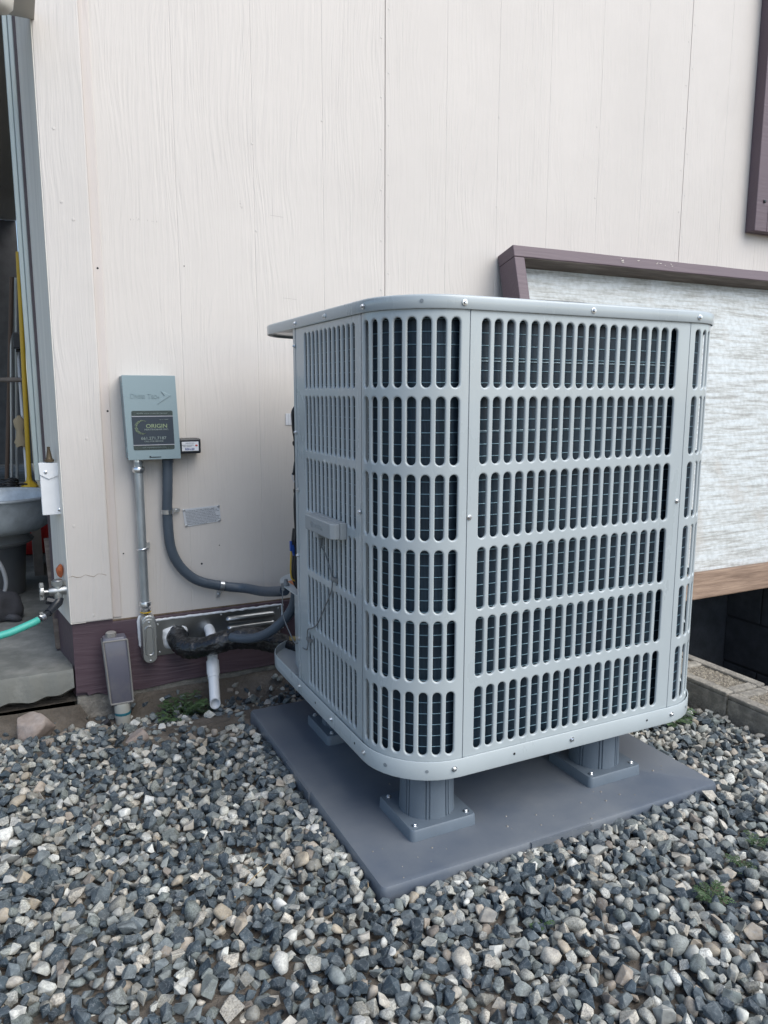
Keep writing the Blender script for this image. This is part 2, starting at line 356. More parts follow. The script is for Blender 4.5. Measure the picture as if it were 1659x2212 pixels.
def text_mesh(body, size, sx=1.0, extrude=.0002, align='CENTER', spacing=1.0, offset=0.0):
    cu = bpy.data.curves.new('t', 'FONT'); cu.body = body; cu.size = size; cu.extrude = extrude; cu.align_x = align
    cu.space_character = spacing; cu.offset = offset; cu.resolution_u = 3
    o = bpy.data.objects.new('t', cu); COL.objects.link(o)
    dg = bpy.context.evaluated_depsgraph_get(); me = bpy.data.meshes.new_from_object(o.evaluated_get(dg))
    bpy.data.objects.remove(o); bpy.data.curves.remove(cu)
    for v in me.vertices: v.co.x *= sx
    return me
def text(body, parent, pos, size, m, right=(1, 0, 0), upv=(0, 0, 1), sx=1.0, extrude=.0002, align='CENTER', name='lettering', spacing=1.0, offset=0.0):
    me = text_mesh(body, size, sx, extrude, align, spacing, offset)
    r = Vector(right).normalized(); u = Vector(upv).normalized(); n = r.cross(u)
    me.transform(Matrix(((r.x, u.x, n.x, 0), (r.y, u.y, n.y, 0), (r.z, u.z, n.z, 0), (0, 0, 0, 1))))
    me.materials.clear(); me.materials.append(m)
    o = bpy.data.objects.new(name, me); COL.objects.link(o); o.parent = parent; o.location = Vector(pos)-parent_loc(parent)
    return o
# a hex washer head screw, shared mesh, points along +Z
def make_screw_mesh():
    b = MB(); n = 12
    b.lathe([(.0052, 0), (.0052, .0010), (.0036, .0013)], n=14, cap0=True, cap1=True)
    b.lathe([(.0034, .0012), (.0034, .0036), (.0026, .0044)], n=6)
    b.box(-.0022, .0022, -.0005, .0005, .0042, .0049); b.box(-.0005, .0005, -.0022, .0022, .0042, .0048)
    me = bpy.data.meshes.new('screw'); me.from_pydata(b.v, [], b.f); me.materials.append(M_ZINC); smooth_by(me, 40)
    return me
SCREW = make_screw_mesh()
def screw(parent, pos, nrm, s=1.0, name='screw'):
    o = bpy.data.objects.new(name, SCREW); COL.objects.link(o); o.parent = parent
    o.location = Vector(pos)-parent_loc(parent); q = Vector((0, 0, 1)).rotation_difference(Vector(nrm).normalized())
    e = (q @ Matrix.Rotation(rnd.uniform(0, 3), 3, 'Z').to_quaternion()).to_euler(); o.rotation_euler = e; o.scale = (s, s, s)
    return o

# ------------------------------------------------------------------ ground
def ground_z(x, y):
    w = min(1, max(0, (y-1.84)/.18)); w = w*w*(3-2*w)
    z = -.040*w*(1 if x < 1.0 else .3)
    if x < .12: z += .045*min(1, max(0, (y-2.06)/.06))
    if x > .235 and x < 1.6: z += .048*min(1, max(0, (y-2.035)/.07))
    return z + .010*noise.noise(Vector((x*3, y*3, 0))) + .004*noise.noise(Vector((x*14, y*14, 3)))
def build_ground():
    xs = [-60, -20, -6, -2.5]+[-1+.025*i for i in range(104)]+[1.60]
    ys = [-60, -20, -5, -1, .1]+[.2+.025*i for i in range(78)]
    V = [(x, y, (ground_z(x, y) if .15 < y and x > -2 else 0.0)) for y in ys for x in xs]
    nx = len(xs); F = [(j*nx+i, j*nx+i+1, (j+1)*nx+i+1, (j+1)*nx+i) for j in range(len(ys)-1) for i in range(nx-1)]
    b = MB().add(V, F)
    # behind the wall line and beyond the pit
    b.add([(-60, 2.139, .005), (0.12, 2.139, .005), (0.12, 60, .005), (-60, 60, .005)], [(0, 1, 2, 3)])
    b.add([(1.60, -60, 0), (60, -60, 0), (60, .9, 0), (1.60, .9, 0)], [(0, 1, 2, 3)])
    b.add([(2.95, .9, 0), (60, .9, 0), (60, 60, 0), (2.95, 60, 0)], [(0, 1, 2, 3)])
    o = b.build('ground', M_DIRT, smooth=180); struct(o)
build_ground()
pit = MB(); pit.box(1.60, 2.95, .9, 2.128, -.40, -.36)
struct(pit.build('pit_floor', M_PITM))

# ------------------------------------------------------------------ house wall
house = thing('house', 'pale pink-white grooved siding house wall with plum skirting behind the air conditioner', 'house', (0, 2.2, 0))
def siding_panel(x0, x1, grooves):
    pts = [(x0, YW+.012), (x0, YW)]
    for g in grooves:
        pts += [(g-.0020, YW), (g-.0008, YW+.0006), (g+.0008, YW+.0006), (g+.0020, YW)]
    pts += [(x1, YW), (x1, YW+.012)]
    b = MB(); b.loops([[(p[0], p[1], .2257) for p in pts], [(p[0], p[1], 3.3) for p in pts]], close=False, cap0=False, cap1=False)
    n = len(pts); b.add([(x0, YW, .2257), (x1, YW, .2257), (x1, YW+.012, .2257), (x0, YW+.012, .2257)], [(3, 2, 1, 0)])
    b.build('siding_panel', M_SID, house)
siding_panel(.18, 1.0412, [.4207, .6346, .8417])
siding_panel(1.0436, 2.2655, [1.2527, 1.4448, 1.6469, 1.8614, 2.0618])
siding_panel(2.2677, 3.488, [2.470, 2.674, 2.877, 3.081, 3.285])
siding_panel(3.490, 4.71, [3.69, 3.90, 4.10, 4.30, 4.51])
# corner board: a wide trim plank with rounded edges, and its thin backing strip
b = MB(); b.box(.0915, .2000, 2.1127, YW-.0005, .232, 3.3); b.build('corner_board', M_CORNER, house, bevel=.004)
b = MB(); b.box(.2002, .2240, YW-.0045, YW-.0006, .232, 3.3); b.build('trim_strip', M_STRIP, house, bevel=.002)
# side return of the corner
b = MB(); b.add([(.0915, 2.1137, .232), (.0915, 2.1137, 3.3), (.0640, 2.31, 3.3), (.0640, 2.31, .232), (.13, 2.1137, .232), (.13, 2.1137, 3.3), (.13, 2.31, 3.3), (.13, 2.31, .232)],
                [(0, 3, 2, 1), (3, 7, 6, 2), (0, 1, 5, 4)])
b.build('side_board', M_SIDELIT, house)
b = MB(); b.prism([(.0945, 2.1405), (.13, 2.1405), (.13, 2.31), (.0660, 2.31)], .018, .2315); b.build('side_skirt', M_SKIRT, house)
b = MB(); b.box(.0575, .12, 2.311, 2.325, .10, 3.3); b.build('side_strip', M_PURP, house)
# skirting under the siding
b = MB(); poly = [(.094, .2315), (.1995, .2315), (.2, .222), (4.7, .222), (4.7, .02), (.60, .022), (.50, .021), (.38, .020), (.27, .012), (.21, .018), (.175, .012), (.150, .024), (.125, .020), (.120, .030), (.094, .032)]
b.prism(poly, 2.122, 2.140, f=lambda x, z, y: (x, y, z)); b.build('skirt_board', M_SKIRT, house, bevel=.002)
b = MB(); pts = []
xx = .2
while xx < 1.7:
    pts.append((xx, rnd.uniform(.2215, .2235))); xx += rnd.uniform(.006, .03)
b.prism([(.2, .2262), (1.7, .2262)]+[(p[0], p[1]) for p in reversed(pts)], YW-.004, YW+.010, f=lambda x, z, y: (x, y, z))
b.build('swollen_edge', M_BRN, house)
b = MB(); b.box(.096, 1.58, 2.132, 2.30, -.20, .017); b.build('foundation', M_BLOCKM, house, bevel=.004)
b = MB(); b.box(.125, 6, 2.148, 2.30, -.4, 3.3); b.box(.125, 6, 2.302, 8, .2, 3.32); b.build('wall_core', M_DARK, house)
# nail heads along the joints
nm = None
for k in range(13):
    for xx, o2 in ((1.030, 0), (1.0545, .07)):
        z = .42+.145*k+o2+rnd.uniform(-.02, .02)
        if nm is None:
            b = MB(); b.lathe([(.0030, 0), (.0028, .0004), (.0018, .0006)], (xx, YW-.0002, z), (0, -1, 0), n=10); nm = b.build('nail', M_NAIL, house); nm0 = Vector((xx, YW, z))
        else:
            o = bpy.data.objects.new('nail', nm.data); COL.objects.link(o); o.parent = house; o.location = Vector((xx, YW, z))-nm0
    for xx in (2.254, 2.280):
        o = bpy.data.objects.new('nail', nm.data); COL.objects.link(o); o.parent = house; o.location = Vector((xx, YW, .5+.145*k+(0 if xx < 2.27 else .06)))-nm0
for p in ((.6335, 1.53), (.64, 1.30), (1.449, 1.72), (1.447, 1.45), (1.85, 1.75), (1.855, 1.52), (.841, 1.62)):
    o = bpy.data.objects.new('nail', nm.data); COL.objects.link(o); o.parent = house; o.location = Vector((p[0], YW, p[1]))-nm0
for x, z, yy, r in ((.2125, 1.168, YW-.0047, .0028), (.2172, .8012, YW-.0047, .0028), (.238, .41, YW-.0002, .0022), (.452, .36, YW-.0002, .003), (.435, 1.19, YW-.0002, .0016), (.505, .41, YW-.0002, .0016)):
    b = MB(); b.lathe([(r, 0), (r*.8, .0005)], (x, yy, z), (0, -1, 0), n=10); b.build('nail_hole', M_HOLE, house)
for x, z in ((.128, 1.49), (.135, 1.32), (.160, .73), (.115, .50), (.150, .25), (.1600, 1.28)):
    b = MB(); b.lathe([(.0038, -.001), (.0038, .0001), (.0033, .0008), (.001, .0009)], (x, 2.1127, z), (0, -1, 0), n=12); b.build('nail', M_CORNER, house)
# cracked paint line across the corner board
b = MB(); pts = [(.0925+.0107*i, .3615+.0035*sin(i*1.9)+rnd.uniform(-.001, .001)) for i in range(10)]
b.tube([(p[0], 2.1126, p[1]) for p in pts], [.0003+.0007*abs(sin(i*2.3)) for i in range(10)], 5); b.build('paint_crack', M_CRACK, house)
M_SMUDGE = mat('pencil_smudge', (.36, .33, .32), .8)
b = MB(); r6 = random.Random(4)
for (cx, cz, n, sx, sz) in ((.595, 1.365, 7, .006, .016), (.335, 1.30, 9, .06, .004), (.70, 1.345, 2, .02, .001), (.735, 1.12, 2, .02, .001), (.36, .93, 4, .008, .006)):
    for _ in range(n):
        x, z = cx+r6.gauss(0, sx*.5), cz+r6.gauss(0, sz*.5); l = r6.uniform(.0006, .0016)
        if sz <= .001: b.add([(cx-sx, YW-.0003, cz+.001), (cx+sx, YW-.0003, cz-.001), (cx+sx, YW-.0003, cz-.0004), (cx-sx, YW-.0003, cz+.0016)], [(0, 1, 2, 3)]); break
        b.add([(x-l*.4, YW-.0003, z-l*1.6), (x+l*.4, YW-.0003, z-l*1.4), (x+l*.3, YW-.0003, z+l*1.6), (x-l*.4, YW-.0003, z+l*1.4)], [(0, 1, 2, 3)])
b.build('smudge', M_SMUDGE, house, kind='stuff')
# window shutter at the upper right
sh = MB(); sh.box(2.613, 2.680, YW-.045, YW-.001, 1.473, 3.2); s1 = sh.build('shutter', M_FRAMEP, house, bevel=.003)
s1['label'] = 'plum painted shutter with a louvred recess'
for (a, c, y0, z0, z1) in ((2.6805, 3.05, YW-.045, 1.473, 1.565), (3.051, 3.118, YW-.045, 1.473, 3.2)):
    q = MB(); q.box(a, c, y0, YW-.001, z0, z1); q.build('shutter_rail', M_FRAMEP, s1, bevel=.003)
q = MB(); q.box(2.681, 3.05, YW-.018, YW-.002, 1.566, 3.2); q.build('shutter_back', M_FRAMEP, s1)
for k in range(40):
    z = 1.575+k*.042; q = MB(); q.prism([(YW-.038, z), (YW-.034, z-.003), (YW-.019, z+.030), (YW-.023, z+.033)], 2.6815, 3.0495, f=lambda y, zz, x: (x, y, zz)); q.build('slat', M_FRAMEP, s1)
q = MB(); q.lathe([(.007, 0), (.007, .003), (.004, .005)], (2.655, YW-.0455, 1.585), (0, -1, 0), n=10); q.build('shutter_screw', M_BPLAST, s1)

# ------------------------------------------------------------------ patio slab, left background
b = MB()
top = []; N = 60
xs = [-3]+[-.6+.0117*i for i in range(60)]
lo = []; mid = []; tp = []
for i, x in enumerate(xs):
    e = .006*noise.noise(Vector((x*30, 0, 0))); e2 = .012*noise.noise(Vector((x*22, 5, 0)))
    edge = max(0, (x-.03)/.06) if x > .03 else 0
    tp.append((x, 2.128+e*.5, .101)); mid.append((x, 2.122+e, .092)); lo.append((x, 2.124+e, .030+e2+.02*edge))
lo2 = [(p[0], p[1]+.03+abs(.02*noise.noise(Vector((p[0]*25, 9, 0)))), p[2]-.016+.008*noise.noise(Vector((p[0]*40, 2, 0)))) for p in lo]
lo3 = [(p[0], p[1]+.16, p[2]-.004) for p in lo2]
back = [(p[0], 9.0, .102) for p in tp]
b.loops([back, tp, mid, lo, lo2, lo3], close=False, cap0=False, cap1=False)
slab = b.build('patio_slab', M_CONC, smooth=40); struct(slab)

fr = thing('sliding_door_frame', 'pale green-white aluminium door frame upright beside the house corner', 'door frame', (.046, 2.36, .6))
b = MB(); b.box(.046, .058, 2.33, 2.40, .61, 2.6); b.build('frame_post', M_FRAMEW, fr, bevel=.002)
b = MB(); b.box(.0335, .0455, 2.35, 2.40, .60, 2.6); b.build('frame_track', M_FRAMEW, fr, bevel=.002)
# patio roof and back screen keep it dim in there
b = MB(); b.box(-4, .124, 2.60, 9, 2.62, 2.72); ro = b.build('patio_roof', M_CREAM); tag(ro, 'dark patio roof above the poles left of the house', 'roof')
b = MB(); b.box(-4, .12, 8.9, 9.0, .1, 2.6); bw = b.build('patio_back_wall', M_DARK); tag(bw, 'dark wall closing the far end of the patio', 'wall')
cap = thing('end_cover', 'white sheet metal end cover with two rivets on the house corner', 'cover', (.065, 2.16, .52))
b = MB(); b.box(.0425, .0885, 2.150, 2.20, .5283, .6655); b.build('cover_body', M_WHITE, cap, bevel=.0015)
b = MB(); b.prism([(.0405, .6675), (.0905, .6655), (.0900, .634), (.063, .624), (.0420, .637)], 2.1465, 2.1495, f=lambda x, z, y: (x, y, z)); b.build('cover_flap', M_WHITE, cap, bevel=.0006)
for x, z in ((.0565, .643), (.0845, .541)):
    b = MB(); b.lathe([(.0045, 0), (.0040, .002), (.0018, .003)], (x, 2.1463 if z > .6 else 2.1498, z), (0, -1, 0), n=14); b.build('rivet', M_ZINC, cap, smooth=40)
b = MB(); b.lathe([(.011, 0), (.012, .001), (.012, .007), (.009, .008), (.0075, .012), (.0035, .036), (.0042, .040), (.0022, .0405)], (.068, 2.162, .6680), n=20)
tag(b.build('hose_nozzle', mat('aged_brass', (.12, .09, .055), .55, .6, var=.3), smooth=35), 'aged brass hose nozzle standing on the white end cover', 'nozzle')
b = MB(); b.lathe([(.0, 0), (.018, .002), (.027, .012), (.030, .030), (.029, .05)], (.026, 2.0, 1.683), n=24, cap0=False)
b.box(.010, .10, 2.0, 2.112, 1.728, 1.750)
tag(b.build('porch_light', M_CREAM, smooth=50), 'cream round porch light at the top left corner', 'lamp')

# patio clutter
yp = thing('yellow_pole', 'yellow painted steel pole with a flared foot standing on the bench', 'pole', (.0265, 3.4, .4635))
b = MB(); b.tube([(.0465, 3.40, 1.40), (.0265, 3.4, .485)], .0095, 14); b.build('pole', M_YEL, yp, smooth=60)
b = MB(); b.lathe([(.034, 0), (.034, .004), (.024, .016), (.013, .026), (.011, .040)], (.0265, 3.4, .4640), n=8); b.build('foot', M_YEL, yp, bevel=.001)
bn = thing('bench', 'weathered wooden bench with a dark mesh front, left of the wall', 'bench', (-.3, 3.45, .1))
b = MB(); b.box(-.9, .058, 3.28, 3.62, .445, .4635); b.build('bench_top', M_BENCH, bn, bevel=.003)
b = MB(); b.box(-.9, .050, 3.31, 3.32, .385, .444); b.build('mesh_front', M_MESH, bn)
for x in (-.88, .02):
    b = MB(); b.box(x, x+.035, 3.33, 3.60, .1005, .444); b.build('leg', M_BENCH, bn)
b = MB(); b.box(.004, .0375, 3.47, 3.55, 1.031, 1.094); b.box(.012, .03, 3.549, 3.60, 1.02, 1.10)
tag(b.build('speaker_box', M_BPLAST, bevel=.003), 'small black box hanging beside the yellow pole', 'box')
for i, (p, q, r, mt, lab) in enumerate((((.018, 3.6, 1.33), (-.062, 3.7, .4640), .0085, M_DARKW, 'dark brown pole leaning furthest left behind the bench'),
                                   ((.0355, 3.62, 1.33), (-.020, 3.72, .4640), .007, M_SILP, 'slim silver pole leaning next to the yellow one'),
                                   ((.006, 3.62, 1.20), (-.042, 3.66, .4640), .0055, M_SILP, 'thin aluminium pole crossing the brown pole'),
                                   ((.020, 3.66, 1.03), (.018, 3.60, .4640), .006, M_WHITE, 'white pole standing below the small black box'))):
    # tops rest against the cross rail
    b = MB(); b.tube([p, q], r, 10); tag(b.build('leaning_pole', mt, smooth=60), lab, 'pole', 'poles leaning in the patio')
b = MB(); b.tube([(-.9, 3.575, .900), (-.1, 3.575, .903), (.045, 3.575, .905)], .010, 8); tag(b.build('cross_rail', M_BENCH, smooth=60), 'brown horizontal rail behind the yellow pole', 'rail')
b = MB(); b.box(-.34, -.19, 2.88, 3.10, .1025, .3555); tag(b.build('wooden_crate', M_BENCH, bevel=.003), 'weathered crate under the galvanised tub at the left edge', 'crate')
tub = thing('galvanised_tub', 'galvanised metal tub sitting above the grey bucket', 'tub', (-.10, 2.98, .335))
b = MB(); b.lathe([(.10, 0), (.15, .006), (.188, .030), (.203, .07), (.208, .118), (.213, .124), (.213, .130), (.205, .131), (.196, .120), (.185, .04), (.10, .012)], (-.10, 2.98, .356), n=48); b.build('bowl', M_TUB, tub, smooth=50)
b = MB(); b.tube([(-.10+.213*cos(a), 2.98+.213*sin(a), .486) for a in [2*pi*k/40 for k in range(41)]], .006, 8); b.build('rolled_rim', M_TUB, tub, smooth=60)
bk = thing('grey_bucket', 'grey plastic bucket with a pale rim on the patio slab', 'bucket', (-.10, 3.15, .102))
b = MB(); b.lathe([(.083, 0), (.100, .205), (.092, .205), (.076, .006)], (-.10, 3.10, .1025), n=36); b.build('body', M_BUCKET, bk, smooth=40)
b = MB(); b.lathe([(.100, .186), (.119, .196), (.126, .204), (.119, .212), (.100, .240)], (-.10, 3.10, .1025), n=36); b.build('rim', M_BUCKL, bk, smooth=40)
b = MB(); b.lathe([(.070, 0), (.092, .010), (.098, .06), (.090, .13), (.070, .150), (.052, .123)], (.030, 3.86, .1025), n=30)
tag(b.build('red_tub', M_REDP, smooth=60), 'red plastic tub on the slab beyond the grey bucket', 'tub')
b = MB(); b.tube(smooth_path([(-.135, 2.75, .34), (-.09, 2.72, .30), (-.072, 2.72, .24), (-.080, 2.72, .19), (-.115, 2.72, .13), (-.16, 2.74, .115)], 8), .007, 10)
tag(b.build('white_tube', M_BUCKL, smooth=60), 'pale plastic tube hanging in front of the grey bucket', 'tube')
b = MB()
V = []; 
bm = bmesh.new(); bmesh.ops.create_icosphere(bm, subdivisions=3, radius=1)
for v in bm.verts:
    c = v.co.copy(); k = 1+.35*noise.noise(c*1.7+Vector((3, 1, 2)))
    v.co = Vector((-.115+c.x*.080*k, 2.72+c.y*.06*k, max(.1022, .155+c.z*.068*k+(.02 if c.x < 0 else -.02*c.x))))
vs_ = [tuple(v.co) for v in bm.verts]; fs_ = [tuple(v.index for v in f.verts) for f in bm.faces]; bm.free()
b.add(vs_, fs_); b.tube(smooth_path([(-.08, 2.69, .118), (-.055, 2.67, .118), (-.035, 2.68, .106)], 4), [.010, .012, .012, .012, .012, .012, .011, .010, .007], 8)
tag(b.build('rubber_boot', M_FABRIC, smooth=60), 'dark grey crumpled boot lying on the slab', 'boot')
# low strip of timber against the side wall
b = MB(); b.add([(.055, 2.30, .11), (.075, 2.30, .11), (.058, 2.34, .43), (.045, 2.34, .43), (.055, 2.32, .11), (.075, 2.32, .11), (.058, 2.36, .43), (.045, 2.36, .43)],
                [(0, 1, 2, 3), (7, 6, 5, 4), (0, 3, 7, 4), (1, 5, 6, 2), (3, 2, 6, 7), (4, 5, 1, 0)])
tag(b.build('timber_offcut', M_WOODU), 'grey timber offcut propped against the side of the house', 'timber')

M_TANC = mat('tan_cloth', (.42, .34, .22), .9)
b = MB(); L = []
for k in range(7):
    z = .62+.022*k; L.append([(.006+(.020+.006*sin(k*1.7))*cos(a)*(1 if k < 6 else .3), 3.60+.018*sin(a), z+.004*sin(3*a+k)) for a in [2*pi*j/12 for j in range(12)]])
b.loops(L); tag(b.build('hanging_cloth', M_TANC, smooth=60), 'tan cloth hanging behind the lower part of the yellow pole', 'cloth')
b = MB()
for k in range(5):
    b.tube([(-.05+.035*cos(a+k), 3.42+.03*sin(a+k), .4685+.007*k+.004*sin(3*a+k)) for a in [2*pi*j/20 for j in range(21)]], .004, 6)
b.tube(smooth_path([(-.02, 3.42, .475), (.01, 3.38, .480), (.035, 3.40, .470), (.052, 3.42, .468)], 5), .004, 6)
tag(b.build('cable_coil', M_BLACK, smooth=60), 'coil of black cable lying on the bench beside the yellow pole foot', 'cable')
fa = thing('garden_faucet', 'grey garden faucet on the corner of the house above the slab', 'faucet', (.07, 2.15, .32))
b = MB(); b.tube([(.105, 2.15, .322), (.062, 2.15, .320), (.044, 2.15, .320)], [.0125, .0135, .0095], 14)
b.tube([(.066, 2.15, .300), (.066, 2.15, .318), (.067, 2.15, .330), (.067, 2.15, .348)], [.0125, .0135, .0115, .0115], 14)
b.lathe([(.0155, 0), (.0155, .012), (.012, .015)], (.067, 2.15, .336), n=8)
b.build('body', M_CAST, fa, smooth=40)
b = MB(); b.tube([(.046, 2.15, .320), (.026, 2.15, .322)], .0045, 8)
b.lathe([(.009, 0), (.019, .001), (.020, .004), (.019, .009), (.009, .010)], (.032, 2.15, .3215), (-1, 0, .08), n=8)
for k in range(6):
    a = k*pi/3; b.lathe([(.0045, 0), (.0060, .002), (.0060, .009), (.004, .011)], (.032, 2.15+.019*cos(a), .3215+.019*sin(a)), (-1, 0, .08), n=6)
b.build('handle', M_CAST, fa, smooth=40)
b = MB(); b.tube([(.068, 2.15, .300), (.064, 2.145, .288), (.052, 2.13, .280), (.038, 2.11, .272)], [.013, .013, .011, .0105], 12)
b.lathe([(.012, 0), (.012, .020), (.008, .023)], (.056, 2.148, .292), (-1, 0, .35), n=8); b.build('swivel_coupling', M_BPLAST, fa, smooth=40)
hs = thing('garden_hose', 'teal garden hose clamped to a black coupling at the faucet', 'hose', (0, 2.1, .26))
b = MB(); b.tube(smooth_path([(.012, 2.075, .2655), (-.003, 2.065, .262), (-.05, 2.05, .250), (-.11, 2.04, .236), (-.25, 2.00, .18), (-.5, 1.95, .117), (-.9, 1.9, .02), (-1.4, 1.8, .015)], 8), .0095, 16); b.build('hose_pipe', M_TEAL, hs, smooth=60)
b = MB(); b.tube([(.038, 2.11, .272), (.026, 2.092, .269), (.012, 2.075, .2655), (.005, 2.069, .264)], [.0080, .0072, .0072, .0068], 12); b.build('coupling', M_BPLAST, hs, smooth=60)
b = MB(); b.tube([(.026, 2.090, .2687), (.016, 2.079, .2665)], .0103, 16); b.box(.017, .025, 2.079, 2.087, .277, .284); b.build('hose_clamp', M_ZINC, hs, smooth=30)

# ------------------------------------------------------------------ electrical disconnect
YD = YW-.065
dc = thing('disconnect_box', 'grey electrical disconnect box with a dark company sticker on the siding', 'electrical box', (.32, YW-.03, .78))
def sheared_box(b, x0, x1, z0, z1, y0, y1, sh=.0):
    b.prism([(x0+sh*0, z1), (x1, z1), (x1+sh, z0), (x0+sh, z0)], y0, y1, f=lambda x, z, y: (x, y, z))
b = MB(); sheared_box(b, .2515, .3845, .6745, .8935, YD+.006, YW-.0003, .0065); b.build('housing', M_DISC, dc, bevel=.002)
b = MB(); sheared_box(b, .2494, .3862, .6728, .8950, YD, YD+.0055, .0068); 
for z in (.87, .70): b.lathe([(.002, 0), (.002, .012)], (.2490+(.895-z)*.03, YD+.004, z-.006), n=8)
cv = b.build('cover', M_DISC, dc, bevel=.0012)
ys = YD-.0006
sxs = lambda z: (.895-z)*.0306
def shear_x(x, z): return x+0
def quad_plate(b, x0, x1, z0, z1, y, th=.0004, r=.004, tilt=True):
    pts = []
    for (cx, cz, a0) in ((x1-r, z1-r, 0), (x0+r, z1-r, 90), (x0+r, z0+r, 180), (x1-r, z0+r, 270)):
        for k in range(5):
            a = radians(a0+k*22.5); pts.append((cx+r*cos(a), cz+r*sin(a)))
    if tilt: pts = [(p[0]+(.8027-p[1])*.016, p[1]) for p in pts]
    b.prism(pts, y-th, y, f=lambda x, z, y: (x, y, z))
b = MB(); quad_plate(b, .2694, .3755, .6990, .8027, YD-.0002); st = b.build('sticker', M_STICK2, dc)
b = MB(); b.prism([(.2696, .7895), (.3756, .7895), (.3772, .7118), (.2712, .7118)], YD-.0009, YD-.0006, f=lambda x, z, y: (x, y, z)); b.build('sticker_field', M_STICK, st)
for z in (.7880, .7120):
    b = MB(); b.prism([(.2695+(.8027-z)*.016, z+.0008), (.3756+(.8027-z)*.016, z+.0008), (.3756+(.8027-z)*.016, z-.0008), (.2695+(.8027-z)*.016, z-.0008)], YD-.0013, YD-.0009, f=lambda x, z, y: (x, y, z)); b.build('sticker_rule', M_SILVER, st)
Yt = YD-.0014
text('ORIGIN', st, (.3325, Yt, .7573), .0148, M_GREEN, sx=1.10, offset=.0001)
text('HEATING&AIR INC.', st, (.3318, Yt, .7510), .0060, M_TEXT, sx=1.22, offset=.0001)
text('661.271.7187', st, (.3235, Yt, .7262), .0110, M_TEXT, sx=1.10, offset=.0001)
text('CALL FOR SERVICE', st, (.3235, Yt, .7200), .0052, M_TEXT, sx=1.12, offset=.0001)
text('"WHERE YOUR COMFORT BEGINS."', st, (.322, Yt, .7938), .0045, M_TEXT, sx=1.15)
text('LIC. # 1118681', st, (.352, Yt, .7780), .0034, M_TEXT, sx=1.1)
text('www.originheatingandairinc.com', st, (.324, Yt, .7040), .0042, M_TEXT, sx=1.1)
# leafy swirl around the name
b = MB(); r2 = random.Random(3)
for k in range(240):
    a = radians(r2.uniform(62, 300)); rr = .0175+r2.uniform(-.0045, .003)*sin((a-1.08)/(5.23-1.08)*pi); cx, cz = .2960, .7595
    x = cx+rr*cos(a); z = cz+rr*sin(a); t = a+pi/2+r2.uniform(-.7, .7); l = r2.uniform(.0006, .0017); w = l*.35
    d = (cos(t), sin(t)); p = (-d[1], d[0])
    b.add([(x-d[0]*l, Yt, z-d[1]*l), (x+p[0]*w, Yt, z+p[1]*w), (x+d[0]*l, Yt, z+d[1]*l), (x-p[0]*w, Yt, z-p[1]*w)], [(0, 1, 2, 3)])
b.build('leaf_emblem', M_GREEN, st)
# embossed maker's name and arrow head
def emb(s, x, z, size, sx): return text(s, cv, (x, YD-.0002, z), size, M_DISC, extrude=.0010, align='LEFT', name='embossed_letters', right=(1, 0, -.03), upv=(.0, 0, 1), sx=sx)
emb('D', .2690, .8360, .0180, .80); emb('IVERSI', .2800, .8362, .0135, .74); emb('T', .3135, .8352, .0180, .72); emb('ECH', .3225, .8350, .0135, .78)
b = MB()
b.prism([(.3474, .8543), (.3735, .8430), (.3361, .8190), (.3565, .8412)], YD-.0016, YD+.0005, f=lambda x, z, y: (x, y, z)); b.build('embossed_arrow', M_DISC, cv, bevel=.0005)
b = MB(); b.box(.3105, .3405, YD-.0006, YD+.0006, .6782, .6822); b.build('latch_slot', M_HOLE, cv)
b = MB(); b.box(.3145, .3400, YD-.0022, YD-.0007, .6802, .6822); b.build('latch_tab', M_DISC, cv)

md = thing('surge_protector', 'small black surge protector with a white label on the right side of the disconnect box', 'surge protector', (.43, YW-.02, .705))
b = MB(); b.box(.3935, .4530, YW-.044, YW-.0005, .6836, .7250); b.build('case', M_BPLAST, md, bevel=.004)
b = MB(); b.box(.4005, .4460, YW-.0452, YW-.0442, .6912, .7165); lb = b.build('label_plate', M_LABEL, md)
text('RSH-50', lb, (.4215, YW-.0456, .6935), .0082, M_BLUE, sx=1.0, offset=.00015)
text('SURGE PROTECTIVE DEVICE', lb, (.4165, YW-.0456, .7065), .0026, M_INK); text('TYPE 2  120/240 VAC', lb, (.4155, YW-.0456, .7025), .0026, M_INK); text('SINGLE SPLIT PHASE', lb, (.4225, YW-.0456, .7120), .0026, M_INK)
b = MB(); b.box(.4370, .4430, YW-.0458, YW-.0453, .7040, .7080); b.build('label_mark', M_RED, lb)

# rigid conduit
rc = thing('rigid_conduit', 'galvanised rigid conduit with silver connectors running down the siding', 'conduit', (.285, YW-.03, .25))
b = MB(); b.tube([(.2850, YW-.031, .665), (.2845, YW-.030, .25)], .0117, 24, cap=False); b.build('pipe', M_GALV, rc, smooth=60)
for zc in (.650, .262):
    b = MB(); c = (.2848, YW-.0305, zc)
    if zc > .5: b.lathe([(.0105, .022), (.0115, .010), (.0120, .002), (.0150, .001), (.0165, -.002), (.0165, -.010), (.0150, -.013), (.0120, -.014)][::-1], c, n=24)
    else: b.lathe([(.0120, .014), (.0155, .012), (.0165, .008), (.0165, .002), (.0125, 0), (.0120, -.004), (.0145, -.006), (.0145, -.014)][::-1], c, n=24)
    b.build('connector', M_ZINC, rc, smooth=40)
b = MB(); b.lathe([(.0150, 0), (.0155, .0015), (.0150, .003)], (.2848, YW-.0305, .2445), n=24); b.build('yellow_gasket', M_YEL, rc, smooth=40)
b = MB(); ang = [radians(-200+k*13) for k in range(17)]
b.tube([(.2848+.0128*cos(a), YW-.0300+.0128*sin(a), .4250+.0015*cos(a)) for a in ang], .0028, 8)
b.box(.297, .3085, YW-.010, YW-.004, .421, .437); b.build('strap', M_ZINC, rc, smooth=50)
